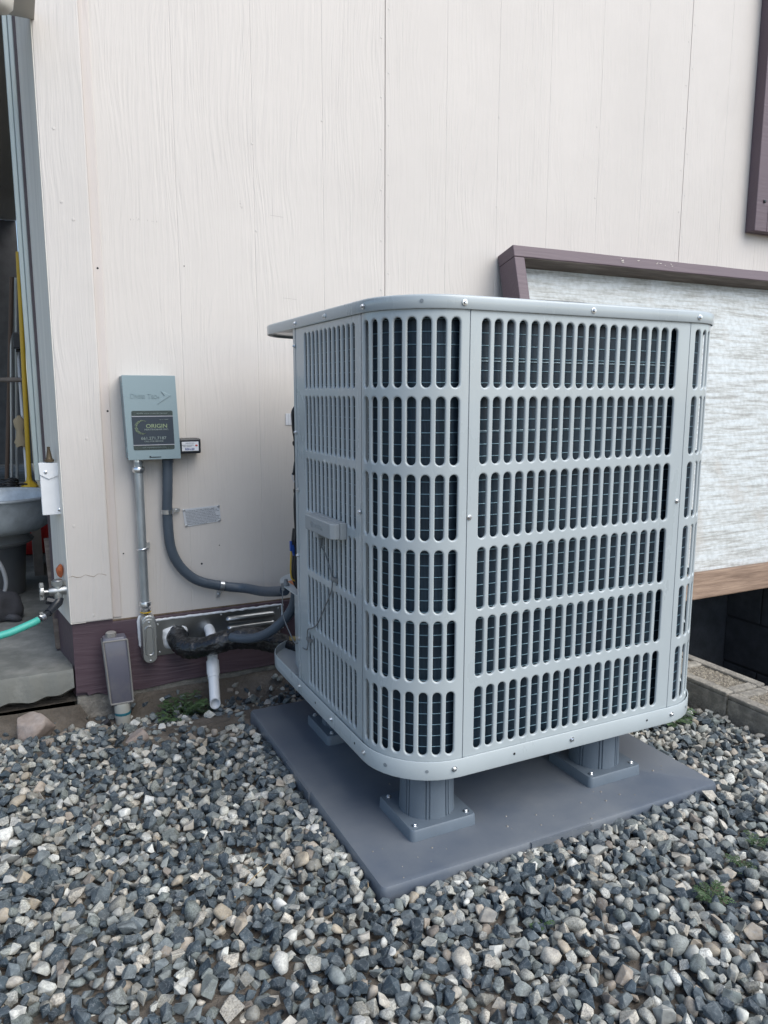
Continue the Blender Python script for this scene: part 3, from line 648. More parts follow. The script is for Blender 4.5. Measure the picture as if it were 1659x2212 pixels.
lbb = thing('conduit_body', 'oval cast metal conduit body with a screwed cover on the plum skirting', 'conduit body', (.289, 2.10, .16))
def stad(cx, z0, z1, r, n=8):
    return [(cx+r*cos(radians(k*180/n)), z1-r+r*sin(radians(k*180/n))) for k in range(n+1)]+[(cx+r*cos(radians(180+k*180/n)), z0+r+r*sin(radians(180+k*180/n))) for k in range(n+1)]
fxz = lambda x, z, y: (x, y, z)
b = MB(); P0 = stad(.2890, .1010, .2400, .0200); b.prism(P0, 2.082, 2.1215, f=fxz); b.build('body', M_CAST, lbb, bevel=.004, seg=3)
b = MB(); b.prism(stad(.2890, .1030, .2300, .0185), 2.0785, 2.0818, f=fxz); cvr = b.build('cover', M_CAST, lbb, bevel=.001)
b = MB(); b.loops([[(p[0], 2.0784, p[1]) for p in stad(.2890, .122, .212, .0128)], [(p[0], 2.0762, p[1]) for p in stad(.2890, .1235, .2105, .0113)], [(p[0], 2.0762, p[1]) for p in stad(.2890, .1265, .2075, .0090)], [(p[0], 2.0775, p[1]) for p in stad(.2890, .128, .206, .0075)]], cap0=False)
b.build('cover_dish', M_CAST, cvr, smooth=30)
for z in (.2205, .1100): screw(lbb, (.2890, 2.0784, z), (0, -1, 0), .62, 'cover_screw')

# flexible conduit
fcx = thing('flexible_conduit', 'dark grey flexible conduit curving from the disconnect box to the air conditioner', 'conduit', (.36, YW-.03, .5))
pth = smooth_path([(.3630, YW-.030, .662), (.3595, YW-.028, .58), (.3570, YW-.024, .5175), (.3610, YW-.022, .43), (.378, YW-.022, .377), (.410, YW-.022, .335), (.4492, YW-.023, .310), (.5157, YW-.026, .2905), (.566, YW-.045, .284), (.5945, YW-.12, .290), (.600, YW-.24, .318), (.603, YW-.30, .335)], 10)
b = MB(); b.tube(pth, [.0140+.00018*sin(i*2.2) for i in range(len(pth))], 22); b.build('tube', M_FLEX, fcx, smooth=60)
b = MB(); b.lathe([(.0155, 0), (.0155, .008), (.013, .010)], (.3632, YW-.030, .6600), n=20); b.build('connector', M_FLEX, fcx, smooth=40)
def strap(c, tang, side, parent):
    t = Vector(tang).normalized(); y = Vector((0, -1, 0)); s = y.cross(t); b = MB(); L = []
    for (rr, tt) in ((.0150, -.0060), (.0162, -.0062), (.0162, .0062), (.0150, .0060)):
        pass
    arc = [(-.0150, .018)]+[(.0150*cos(radians(180-k*18)), .0150*sin(radians(180-k*18))-0.0) for k in range(11)]+[(.0150, -.018)]
    c = Vector(c)
    A = []
    for k in range(13):
        a = radians(200-k*18.5); A.append((cos(a), sin(a)))
    L = []
    for w in (-.006, .006):
        L.append([c+s*(.0152*a[0])+y*(.0152*a[1])+t*w for a in A])
    for w in (.006, -.006):
        L.append([c+s*(.0163*a[0])+y*(.0163*a[1])+t*w for a in A])
    L = [L[0], L[1], L[2], L[3], L[0]]
    b.loops(L, close=False, cap0=False, cap1=False)
    # ear
    e = c+s*side*.026-y*.016
    vs = []
    for (a, w, d) in ((-.012, -.006, 0), (.010, -.0055, 0), (.012, 0, 0), (.010, .0055, 0), (-.012, .006, 0)):
        vs.append(e+s*side*a+t*w)
    n = len(vs); b.add(vs+[v+y*.0022 for v in vs], [tuple(range(n)), tuple(range(2*n-1, n-1, -1))]+[(i, (i+1) % n, n+(i+1) % n, n+i) for i in range(n)])
    sp = b.build('strap', M_ZINC, parent, smooth=35)
    o = screw(sp, (0, 0, 0), (0, -1, 0), .75, 'strap_screw'); o.location = e+y*.0022+s*side*.002-parent_loc(parent)
strap((.3570, YW-.024, .523), (0, 0, 1), -1, fcx)
strap((.5005, YW-.026, .2935), (1, 0, -.22), -1, fcx)

# certification tag
dp = thing('certification_plate', 'small etched aluminium certification plate screwed to the siding', 'plate', (.458, YW, .5))
pc = [(.4033, .5232), (.5092, .5283), (.5117, .4819), (.4090, .4720)]
b = MB(); b.prism(pc, YW-.0016, YW-.0004, f=fxz); pl = b.build('plate', M_PLATE, dp)
b = MB(); pi_ = [(.4068, .5190), (.5062, .5240), (.5082, .4855), (.4115, .4765)]
tr = ["AS EVIDENCED BY THIS LABEL NO.", "THE MANUFACTURER CERTIFIES TO THE BEST OF THE", "MANUFACTURER'S KNOWLEDGE AND BELIEF THAT THIS", "MANUFACTURED HOME HAS BEEN INSPECTED IN", "ACCORDANCE WITH THE REQUIREMENTS OF THE", "DEPARTMENT OF HOUSING AND URBAN DEVELOPMENT", "AND IS CONSTRUCTED IN CONFORMANCE WITH THE", "FEDERAL MANUFACTURED HOME CONSTRUCTION AND", "SAFETY STANDARDS IN EFFECT ON THE DATE OF", "MANUFACTURE. SEE DATA PLATE."]
for i, s in enumerate(tr):
    text(s, pl, (.4095+i*.00055, YW-.0018, .5150-i*.0042+.0003), .0036, M_INK, right=(1, 0, .062-.006*i), align='LEFT', sx=1.04)
text('RAD1118681', pl, (.4670, YW-.0018, .5180), .0046, M_INK, right=(1, 0, .055), align='LEFT', sx=1.1)
for (x, z) in ((.4072, .5205), (.5058, .5252), (.5080, .4848), (.4120, .4755)): screw(dp, (x, YW-.0016, z), (0, -1, 0), .7)
b = MB(); b.box(.7150, .7550, YW-.0016, YW-.0003, .7557, .7897); wc = b.build('paper_label', M_LABEL); tag(wc, 'white paper label stuck on the siding behind the black cables', 'label')
for k in range(5):
    q = MB(); q.box(.7235+k*.006, .7243+k*.006, YW-.0020, YW-.0017, .757, .7885); q.build('printed_line', M_SILVER, wc)

# ------------------------------------------------------------------ vent plate, caulk, line set, drain
vp = thing('vent_plate', 'shiny galvanised vent plate caulked white onto the plum skirting', 'vent plate', (.5, 2.12, .16))
b = MB(); b.prism([(.309, .2120), (.684, .2120), (.678, .108), (.311, .108)], 2.1165, 2.1215, f=fxz); b.build('sheet', M_STEEL, vp, bevel=.001)
for zc, x0, x1 in ((.186, .512, .664), (.158, .515, .664), (.130, .515, .664)):
    n = 8; r = .0105; s0 = [(x1-r+r*cos(radians(-90+k*180/n)), zc+r*sin(radians(-90+k*180/n))) for k in range(n+1)]+[(x0+r+r*cos(radians(90+k*180/n)), zc+r*sin(radians(90+k*180/n))) for k in range(n+1)]
    sc = lambda q, f: [((x0+x1)/2+(p[0]-(x0+x1)/2)*(1-(1-f)*.12), zc+(p[1]-zc)*f) for p in q]
    b = MB(); b.loops([[(p[0], 2.1164, p[1]) for p in s0], [(p[0], 2.1115, p[1]) for p in sc(s0, .82)], [(p[0], 2.1085, p[1]) for p in sc(s0, .45)]], cap0=False); b.build('louver', M_STEEL, vp, smooth=60)
for x, z in ((.318, .200), (.320, .118), (.500, .205), (.674, .203), (.672, .116)): screw(vp, (x, 2.1164, z), (0, -1, 0), .6)
ckl = thing('caulk', 'smeared white caulk round the vent plate and conduit body', 'caulk', (.4, 2.12, .2))
b = MB()
pts = []; xx = .304
while xx < .688:
    pts.append((xx, 2.1185, .2125+.0015*noise.noise(Vector((xx*60, 0, 0))))); xx += .004
b.tube(pts, [.0036+.0018*noise.noise(Vector((p[0]*70, 3, 0))) for p in pts], 8)
pts2 = [(.6875+.001*noise.noise(Vector((k*.5, 0, 0))), 2.1185, .213-.003*k) for k in range(26)]
b.tube(pts2, [.0036+.002*noise.noise(Vector((k*.4, 7, 0))) for k in range(26)], 8); b.build('bead', M_CAULK, ckl, smooth=60)
b = MB(); outer = [(.262+.0*0, 0)]
poly = [(.2665, .232), (.262, .215), (.2625, .19), (.264, .165), (.2655, .145), (.268, .137), (.300, .137), (.312, .140), (.3135, .165), (.3120, .19), (.3130, .212), (.3080, .226), (.303, .236)]
poly = [(p[0]+rnd.uniform(-.0012, .0012), p[1]) for p in poly]
b.prism(poly, 2.1145, 2.1222, f=fxz); b.build('smear', M_CAULK, ckl, bevel=.003)
def blob(cx, cz, rx, rz, y0, h, seed, parent, name='smear'):
    L = []
    for j, (k, d) in enumerate(((1.0, 0), (.93, .55), (.78, .85), (.5, 1.0), (.2, .95))):
        l = []
        for i in range(36):
            a = 2*pi*i/36; sq = 1/max(abs(cos(a)), abs(sin(a)))**.55
            w = 1+.10*noise.noise(Vector((cos(a)*2+seed, sin(a)*2, j*.6)))+.04*noise.noise(Vector((cos(a)*7+seed, sin(a)*7, j)))
            l.append((cx+rx*k*w*sq*cos(a), y0-h*d*(1+.3*noise.noise(Vector((a*3, j, seed)))), cz+rz*k*w*sq*sin(a)))
        L.append(l)
    b = MB(); b.loops(L, cap0=False); return b.build(name, M_CAULK, parent, smooth=60)
blob(.3660, .1560, .0370, .0330, 2.1163, .012, 2.0, ckl)
tpth = smooth_path([(.372, 2.13, .1600), (.3690, 2.098, .1580), (.3705, 2.062, .1500), (.385, 2.040, .1440), (.412, 2.020, .1470), (.445, 2.000, .1570), (.490, 1.990, .1690), (.540, 1.970, .1730), (.590, 1.930, .1680), (.625, 1.87, .166), (.650, 1.82, .170), (.69, 1.76, .19)], 12)
rr = [.0275+.0035*noise.noise(Vector((i*.06, 1, 0)))+.0009*noise.noise(Vector((i*.7, 4, 0)))+.0045*max(0, 1-abs(i-82)/26) for i in range(len(tpth))]
rr = [r*(1.05 if i < 40 else 1) for i, r in enumerate(rr)]
b = MB(); b.tube(tpth, rr, 40, jit=.10)
tag(b.build('refrigerant_line', M_TAPE, smooth=60), 'refrigerant line wrapped in wrinkled black tape below the vent plate', 'pipe')
lf = thing('whip_conduit', 'second dark flexible conduit looping down from the shelf of the air conditioner', 'conduit', (.6, 1.8, .25))
pth = smooth_path([(.618, 1.785, .365), (.6170, 1.79, .325), (.6095, 1.80, .290), (.590, 1.82, .255), (.565, 1.85, .222), (.540, 1.89, .198), (.515, 1.93, .186), (.49, 1.965, .183)], 10)
b = MB(); b.tube(pth, [.0125+.00055*(i % 2) for i in range(len(pth))], 18); b.build('tube', M_FLEX, lf, smooth=60)
dr = thing('drain_pipe', 'white plastic drain pipe angling down from the vent plate to the gravel', 'pipe', (.45, 2.05, .1))
b = MB(); p0, p1, p2_, p3_, p4_ = (.4620, 2.122, .168), (.4600, 2.092, .1655), (.4565, 2.066, .155), (.4500, 2.028, .092), (.4160, 1.868, -.005)
P = [Vector(p) for p in smooth_path([p0, p1, p2_, p3_, (.4455, 2.000, .060)], 6)]
b.tube(P, .0145, 20); b.build('upper_pipe', M_WHITE, dr, smooth=60)
a0 = Vector((.4508, 2.033, .098)); a1 = Vector((.4380, 1.965, .030)); d = (a1-a0).normalized()
b = MB(); b.tube([a0, a0+d*.001, a0+d*.038, a0+d*.040], [.0155, .0178, .0178, .0168], 22); b.tube([a0+d*.040, a0+d*.0410, a0+d*.052], [.0168, .0162, .0162], 22); b.build('coupling', M_WHITE, dr, smooth=50)
e0 = a0+d*.05; e1 = a0+d*.128
b = MB(); T = d; u = T.cross(Vector((0, 0, 1))).normalized(); w = T.cross(u); n = 24; L = []
for (c, r, sl) in ((e0, .0145, 0), (e1, .0145, 1), (e1, .0122, 1), (e1-T*.03, .0120, 0)):
    l = []
    for k in range(n):
        a = 2*pi*k/n; q = u*cos(a)*r+w*sin(a)*r; l.append(c+q+T*(q.dot(w)*.7 if sl else 0))
    L.append(l)
b.loops(L, cap0=False); b.build('lower_pipe', M_WHITE, dr, smooth=50)

# clear plastic sleeve over a pvc stub
cl = thing('cleanout_cover', 'dusty clear plastic box upside down over a pvc pipe stub by the skirting', 'cover', (.20, 2.0, -.05))
def rrect(cx, cy, wx, wy, r, z, n=4):
    out = []
    for (sx, sy, a0) in ((1, 1, 0), (-1, 1, 90), (-1, -1, 180), (1, -1, 270)):
        for k in range(n+1):
            a = radians(a0+k*90/n); out.append((cx+sx*(wx/2-r)+r*cos(a), cy+sy*(wy/2-r)+r*sin(a), z))
    return out
b = MB(); cy = 2.070
b.loops([rrect(.2045, cy-.012, .050, .030, .010, .010), rrect(.2040, cy-.010, .0600, .036, .009, .016), rrect(.2005, cy-.002, .0620, .038, .008, .10), rrect(.1960, cy+.006, .0640, .040, .008, .188), rrect(.1955, cy+.006, .057, .034, .008, .196)])
b.build('sleeve', M_DUSTY, cl, smooth=35)
b = MB()
for (sx, sy) in ((-1, -1), (1, -1), (-1, 1)):
    b.tube([(.2040+sx*.0290, cy-.010+sy*.017, .016), (.2005+sx*.0300, cy-.002+sy*.018, .10), (.1960+sx*.0310, cy+.006+sy*.019, .188)], .0026, 6)
b.tube([(.1960-.031, cy-.013, .188), (.1960+.031, cy-.013, .188)], .0026, 6); b.tube([(.2040-.029, cy-.027, .015), (.2040+.029, cy-.027, .015)], .0028, 6)
b.build('sleeve_edge', M_DUSTE, cl, smooth=60)
b = MB(); b.lathe([(.014, 0), (.014, .012), (.011, .014)], (.188, cy+.006, .195), n=8); b.build('cap', M_DUSTE, cl, smooth=30)
b = MB(); b.lathe([(.0210, -.02), (.0210, .012), (.0195, .020)], (.2045, cy-.014, -.008), n=24); b.build('collar', M_PVCG, cl, smooth=40)
b = MB(); b.lathe([(.0215, 0), (.0217, .003), (.0212, .007)], (.2050, cy-.0145, -.020), n=24); b.build('glue_ring', M_BLUEG, cl, smooth=40)
b = MB(); b.lathe([(.0205, -.05), (.0205, .04)], (.2055, cy-.015, -.06), n=24); b.build('stub_pipe', M_PVCG, cl, smooth=40)

# ------------------------------------------------------------------ pad and risers
PX0, PX1, PY0, PY1 = .4919, 1.2825, 1.0129, 1.8036
b = MB()
def rr2(x0, x1, y0, y1, r, z): return rrect((x0+x1)/2, (y0+y1)/2, x1-x0, y1-y0, r, z, 4)
b.loops([rr2(PX0-.003, PX1+.003, PY0-.003, PY1+.003, .012, -.05), rr2(PX0-.001, PX1+.001, PY0-.001, PY1+.001, .011, .024), rr2(PX0, PX1, PY0, PY1, .010, .0300), rr2(PX0+.0018, PX1-.0018, PY0+.0018, PY1-.0018, .010, .0338), rr2(PX0+.006, PX1-.006, PY0+.006, PY1-.006, .010, .0350)], cap0=False)
b.box(.795, .936, PY0-.0042, PY0+.002, -.04, .0335)
b.box(PX0-.0042, PX0+.002, 1.355, 1.50, -.04, .0335)
pad = b.build('equipment_pad', M_PAD, smooth=35, bevel=0); tag(pad, 'blue-grey plastic equipment pad under the air conditioner', 'equipment pad')

M_SCUFF = mat('dried_mud', (.24, .225, .20), .9, var=.3, vscale=90)
r5 = random.Random(31); b = MB()
for k in range(46):
    x, y = r5.uniform(PX0+.02, PX1-.02), r5.uniform(PY0+.015, PY1-.02); rr = r5.uniform(.0008, .0028)
    if r5.random() < .5: y = PY0+.01+abs(r5.gauss(0, .05))
    b.lathe([(rr, 0), (rr*.8, rr*.5), (rr*.2, rr*.8)], (x, y, .0350), n=6)
b.build('mud_specks', M_SCUFF, pad, kind='stuff')
RIS = [(.6660, 1.1750, 'riser at the front corner of the pad'), (1.0905, 1.1810, 'riser near the right edge of the pad'), (.6700, 1.5960, 'riser at the rear left of the pad, half hidden under the unit'), (1.0905, 1.5960, 'riser hidden at the rear right of the pad')]
def make_riser(x, y):
    t = thing('riser', 'grey ribbed plastic riser foot', 'riser', (x, y, .035), 'risers under the air conditioner')
    b = MB(); b.loops([rrect(x, y, .1425, .1425, .010, .0352), rrect(x, y, .1410, .1410, .010, .0535), rrect(x, y, .1370, .1370, .009, .0570)], cap0=False); b.build('base_plate', M_RISER, t, smooth=35)
    L = []; n = 16
    for (R, z) in ((.0540, .0571), (.0530, .075), (.0515, .1528)):
        l = []
        for k in range(n):
            a0 = 2*pi*k/n+.1; g = (k % 2 == 0)
            segs = ((0, 1), (.30, 1), (.34, .955), (.42, .955), (.46, 1), (.62, 1), (.66, .955), (.74, .955), (.78, 1)) if g else ((0, 1), (.25, 1), (.5, 1), (.75, 1))
            for f, s in segs: l.append((x+R*s*cos(a0+f*2*pi/n), y+R*s*sin(a0+f*2*pi/n), z))
        L.append(l)
    b = MB(); b.loops(L, cap0=False); b.build('column', M_RISER, t, smooth=25)
    for sx in (-1, 1):
        for sy in (-1, 1): screw(t, (x+sx*.0555, y+sy*.0555, .0572), (0, 0, 1), 1.05, 'bolt')
    return t
r0 = make_riser(RIS[0][0], RIS[0][1]); r0['label'] = 'grey ribbed plastic '+RIS[0][2]
for x, y, lab in RIS[1:]:
    r = r0.copy(); COL.objects.link(r); r.location = (x, y, .035); r['label'] = 'grey ribbed plastic '+lab
    for ch in r0.children:
        c = ch.copy(); COL.objects.link(c); c.parent = r

# ------------------------------------------------------------------ air conditioner
UX0, UX1, UY0, UY1, UR = .554, 1.338, 1.0882, 1.8722, .130
ac = thing('air_conditioner', 'light grey outdoor air conditioner unit with slotted side grilles raised on plastic feet', 'air conditioner', (.946, 1.48, .153))
W = UX1-UX0; ST = W-2*UR; AQ = pi/2*UR
def perim(s, off=0.0):
    """arc length along the casing, 0 at the rear end of the left straight, running left face -> front -> right -> back"""
    tot = 4*(ST+AQ); s = s % tot
    segs = [((UX0, UY1-UR), (0, -1)), ((UX0+UR, UY0), (1, 0)), ((UX1, UY0+UR), (0, 1)), ((UX1-UR, UY1), (-1, 0))]
    cen = [(UX0+UR, UY0+UR), (UX1-UR, UY0+UR), (UX1-UR, UY1-UR), (UX0+UR, UY1-UR)]
    q = int(s//(ST+AQ)); t = s-q*(ST+AQ); (p, d) = segs[q]; nrm = (d[1], -d[0])   # outward
    if t <= ST: x, y = p[0]+d[0]*t, p[1]+d[1]*t; nn = nrm
    else:
        a = (t-ST)/UR; nn = (nrm[0]*cos(a)+d[0]*sin(a), nrm[1]*cos(a)+d[1]*sin(a)); x, y = cen[q][0]+UR*nn[0], cen[q][1]+UR*nn[1]
    # travelling down the left face (-y) the outward normal is -x
    return x+nn[0]*off, y+nn[1]*off, nn
# check orientation: first segment direction (0,-1) has normal (-1,0)
SL0 = UY1-UR                               # y of s=0
def s_left(y): return SL0-y
S_FRONT = ST+AQ                            # s of x = UX0+UR on the front
ROWS = [(.8579, .9734), (.7268, .8425), (.5957, .7105), (.4655, .5788), (.3392, .4512), (.2000, .3194)]
ZB, ZT = .186, .9885
def louver_panel(name, sa, sb, cols, hw, label=None):
    b = MB(); m = len(cols); cb = [(cols[i]+cols[i+1])/2 for i in range(m-1)]; pitch = cols[1]-cols[0]
    cb = [cols[0]-pitch/2]+cb+[cols[-1]+pitch/2]
    rz = sorted(ROWS); zb = [(rz[i][1]+rz[i+1][0])/2 for i in range(5)]; zb = [rz[0][0]-.0085]+zb+[rz[-1][1]+.0085]
    P = lambda s, z, d: (lambda q: (q[0], q[1], z))(perim(s, -d))
    k = (pitch/2-hw)/.0051
    RING = [(.0042*k, 0), (.0032*k, 0), (.0019*k, .0002), (.0008*k, .0009), (.0002, .0019), (0, .0042)]
    for i in range(m):
        s0, s1, sc = cb[i], cb[i+1], cols[i]
        for j in range(6):
            z0, z1 = zb[j], zb[j+1]; zl, zh = rz[j]; h = hw
            ct, cbm = zh-h, zl+h
            rect = [(s1, ct), (s1, (ct+z1)/2), (s1, z1), (sc+.5*(s1-sc), z1), (sc, z1), (sc-.5*(sc-s0), z1), (s0, z1), (s0, (ct+z1)/2), (s0, ct),
                    (s0, cbm), (s0, (cbm+z0)/2), (s0, z0), (sc-.5*(sc-s0), z0), (sc, z0), (sc+.5*(s1-sc), z0), (s1, z0), (s1, (cbm+z0)/2), (s1, cbm)]
            L = [[P(s, z, 0) for s, z in rect]]
            for (o, d) in RING:
                l = []
                for t in range(9):
                    a = radians(t*22.5); l.append(P(sc+(h+o)*cos(a), ct+(h+o)*sin(a), d))
                for t in range(9):
                    a = radians(180+t*22.5); l.append(P(sc+(h+o)*cos(a), cbm+(h+o)*sin(a), d))
                L.append(l)
            b.loops(L, cap0=False, cap1=False)
    sx = []
    for i in range(m): sx += [cb[i], cols[i]-.5*(cols[i]-cb[i]), cols[i], cols[i]+.5*(cb[i+1]-cols[i])]
    sx.append(cb[-1])
    for (z0, z1) in ((ZB, zb[0]), (zb[-1], ZT)):
        for i in range(len(sx)-1): b.add([P(sx[i], z0, 0), P(sx[i+1], z0, 0), P(sx[i+1], z1, 0), P(sx[i], z1, 0)], [(0, 1, 2, 3)])
    zz = [ZB]+[z for j in range(6) for z in (zb[j], (rz[j][0]+hw+zb[j])/2, rz[j][0]+hw, rz[j][1]-hw, (rz[j][1]-hw+zb[j+1])/2)]+[zb[-1], ZT]
    for (u0, u1) in ((sa+.0009, cb[0]), (cb[-1], sb-.0009)):
        ns = max(1, int((u1-u0)/.006))
        for a in range(ns):
            for c in range(len(zz)-1):
                v0, v1 = u0+(u1-u0)*a/ns, u0+(u1-u0)*(a+1)/ns
                b.add([P(v0, zz[c], 0), P(v1, zz[c], 0), P(v1, zz[c+1], 0), P(v0, zz[c+1], 0)], [(0, 1, 2, 3)])
    # folded edges down both sides, top and bottom
    for u, sg in ((sa+.0009, 1), (sb-.0009, -1)):
        b.add([P(u, ZB, 0), P(u, ZT, 0), P(u+sg*.0006, ZT, .012), P(u+sg*.0006, ZB, .012)], [(0, 1, 2, 3) if sg < 0 else (3, 2, 1, 0)])
    o = b.build(name, M_UNIT, ac, weld=True)
    bm = bmesh.new(); bm.from_mesh(o.data); bmesh.ops.recalc_face_normals(bm, faces=bm.faces); bm.to_mesh(o.data); bm.free()
    smooth_by(o.data, 38)
    if label: o['label'] = label
    return o
sA, sD = s_left(1.2278), s_left(1.5746)
colsL = [s_left(1.5141)+i*(1.5141-1.2649)/11 for i in range(12)]
louver_panel('side_grille', sD, sA, colsL, .0068)
sBf = S_FRONT+(.6911-(UX0+UR)); 
colsC = [sA+.0175+i*.0253 for i in range(8)]
louver_panel('corner_grille', sA, sBf, colsC, .0080)
sCf = S_FRONT+(1.20105-(UX0+UR))
colsF = [S_FRONT+(.7235-(UX0+UR))+i*.02568 for i in range(18)]
louver_panel('front_grille', sBf, sCf, colsF, .0081)
sR1 = sCf+(sBf-sA)
louver_panel('corner_grille', sCf, sR1, [sCf+.0240+i*.0253 for i in range(8)], .0077)
sR2 = sR1+.510
louver_panel('side_grille', sR1, sR2, [sR1+.036+i*.02568 for i in range(18)], .0078)
# solid rear panel
b = MB(); s = sR2+.002; L0 = []
while s < 4*(ST+AQ)-.02-AQ*.9: L0.append(s); s += .012
for z0, z1 in ((ZB, ZT),):
    for i in range(len(L0)-1):
        P = lambda s, z: perim(s)[:2]+(z,)
        b.add([P(L0[i], z0), P(L0[i+1], z0), P(L0[i+1], z1), P(L0[i], z1)], [(0, 1, 2, 3)])
b.build('rear_panel', M_UNIT, ac, smooth=60)
# folded upright where the electrical compartment is open
xk = UX0
b = MB(); b.prism([(UX0-.0008, 1.5760), (UX0+.0112, 1.5760), (UX0+.0112, 1.5985), (UX0+.0092, 1.5985), (UX0+.0085, 1.5895), (UX0-.0008, 1.5895)], ZB, ZT); b.build('corner_post', M_UNIT, ac)
# closed loop around the footprint
def ploop(off, z, n=10):
    out = []
    tot = 4*(ST+AQ)
    for q in range(4):
        base = q*(ST+AQ)
        out.append(perim(base+1e-6, off)[:2]+(z,))
        for k in range(n+1): out.append(perim(base+ST+AQ*k/n*.9999, off)[:2]+(z,))
    return out
b = MB(); b.loops([ploop(-.012, .153, 10), ploop(.001, .153), ploop(.0042, .1545), ploop(.0050, .158), ploop(.0050, .1885), ploop(.0042, .1898), ploop(.0030, .1898), ploop(.0024, .1885), ploop(.0024, .172), ploop(-.006, .1705)]); b.build('base_pan', M_UNIT, ac, smooth=50)
b = MB(); b.loops([ploop(-.004, .9925), ploop(.0022, .9915), ploop(.0030, .9872), ploop(.0042, .9866), ploop(.0052, .9880), ploop(.0056, 1.0055), ploop(.0048, 1.0078), ploop(.0030, 1.0092), ploop(-.001, 1.0099), ploop(-.010, 1.0104), ploop(-.05, 1.016)], cap1=True); lid = b.build('top_cover', M_UNIT, ac, smooth=50)
# fan guard on the cover (top side)
b = MB(); c0 = (.946, 1.48)
for k in range(9):
    R = .08+.03*k; b.tube([(c0[0]+R*cos(a), c0[1]+R*sin(a), 1.030-.010*(k/8)**2) for a in [2*pi*j/48 for j in range(49)]], .0018, 6)
for k in range(8):
    a = k*pi/4; b.tube([(c0[0]+.05*cos(a), c0[1]+.05*sin(a), 1.031), (c0[0]+.33*cos(a), c0[1]+.33*sin(a), 1.017)], .0025, 6)
b.build('fan_guard', M_BLACK, ac, smooth=60)
b = MB(); b.lathe([(.32, 0), (.32, .0012)], (c0[0], c0[1], 1.0162), n=48); b.build('fan_opening', M_HOLE, ac)
# screws
for x, z in ((.6763, .9968), (.9498, .9968), (1.218, .9968)): screw(ac, (x, UY0-.0056, z), (0, -1, 0), 1.0)
for y in (1.2074, 1.3875, 1.5602): screw(ac, (UX0-.0056, y, .9965), (-1, 0, 0), .95)
for x, z in ((.6961, .6351), (1.1925, .6333), ): screw(ac, (x, UY0-.0002, z), (0, -1, 0), .95)
for x in (.6716, .9419, 1.211): screw(ac, (x, UY0-.0050, .1735), (0, -1, 0), 1.0)
for y, z, xo in ((1.2345, .6338, 0), (1.5800, .4842, 0), (1.5800, .2878, 0), (1.5800, .9500, 0), (1.5800, .763, 0), (1.572, .6352, 0), (1.5713, .1752, .005), (1.3750, .1745, .005)): screw(ac, (UX0-.0010-xo*.85, y, z), (-1, 0, 0), .95)
q = perim(ST+AQ*.03, .005); screw(ac, (q[0], q[1], .1745), (q[2][0], q[2][1], 0), .95)
# punched holes in the rims
hb = None
for s_, z, off, r in ((ST+AQ*.32, .1725, .0052, .0040), (ST+AQ*.70, .1725, .0052, .0032), (S_FRONT+.12, .1735, .0052, .0026), (S_FRONT+.457, .1735, .0052, .0024), (s_left(1.47), .1735, .0052, .0026), (s_left(1.255), .1735, .0052, .0026), (S_FRONT+ST+.06, .1735, .0052, .003), (ST+AQ*.62, .9985, .0058, .0032)):
    x, y, nn = perim(s_, off); b = MB(); b.lathe([(r, 0), (r, .0003)], (x, y, z), (nn[0], nn[1], 0), n=12); b.build('punched_hole', M_HOLE if z < .5 and r < .003 else M_UNITD, ac)
b = MB(); b.lathe([(.0035, 0), (.0035, .0004)], (.575, 1.795, .9912), (0, 0, -1), n=12); b.build('cover_hole', M_WHITE, ac)

# condenser coil, wrapped inside
def coil_ribbon(off, s0, s1, z0, z1):
    n = 140; me = bpy.data.meshes.new('coil_fins'); V = []; F = []; A = []
    for i in range(n+1):
        s = s0+(s1-s0)*i/n; x, y, _ = perim(s, off)
        V += [(x-ac.location.x, y-ac.location.y, z0-ac.location.z), (x-ac.location.x, y-ac.location.y, z1-ac.location.z)]; A += [(s, 0, 0), (s, 1, 0)]
        if i: F.append((2*i-2, 2*i, 2*i+1, 2*i-1))
    me.from_pydata(V, [], F); at = me.attributes.new('arc', 'FLOAT_VECTOR', 'POINT'); at.data.foreach_set('vector', [c for a in A for c in a])
    me.materials.append(M_COIL); smooth_by(me, 180); o = bpy.data.objects.new('coil', me); COL.objects.link(o); o.parent = ac; return o
S0, S1 = s_left(1.62), sR2+.1
coil = coil_ribbon(-.018, S0, S1, .174, .992)
tm = None; s = S0; prof = []
ns = 150
for k in range(38):
    z = .188+k*.0212
    if tm is None:
        b = MB(); b.tube([perim(S0+(S1-S0)*i/ns, -.0177)[:2]+(z,) for i in range(ns+1)], .0011, 5, cap=False)
        tm = b.build('tube', M_TUBE, coil, smooth=180); z00 = z
    else:
        o = bpy.data.objects.new('tube', tm.data); COL.objects.link(o); o.parent = coil; o.location = (0, 0, z-z00)
for z in (.9035, .7835):
    b = MB(); b.tube([perim(S_FRONT+(1.30-.02)*i/60*.42, -.0167)[:2]+(z,) for i in range(61)], .0012, 6); b.build('guard_wire', M_TUBEL, ac, smooth=60)
b = MB(); b.box(.66, 1.25, 1.20, 1.76, .175, .99); b.build('inner_core', M_HOLE, ac)

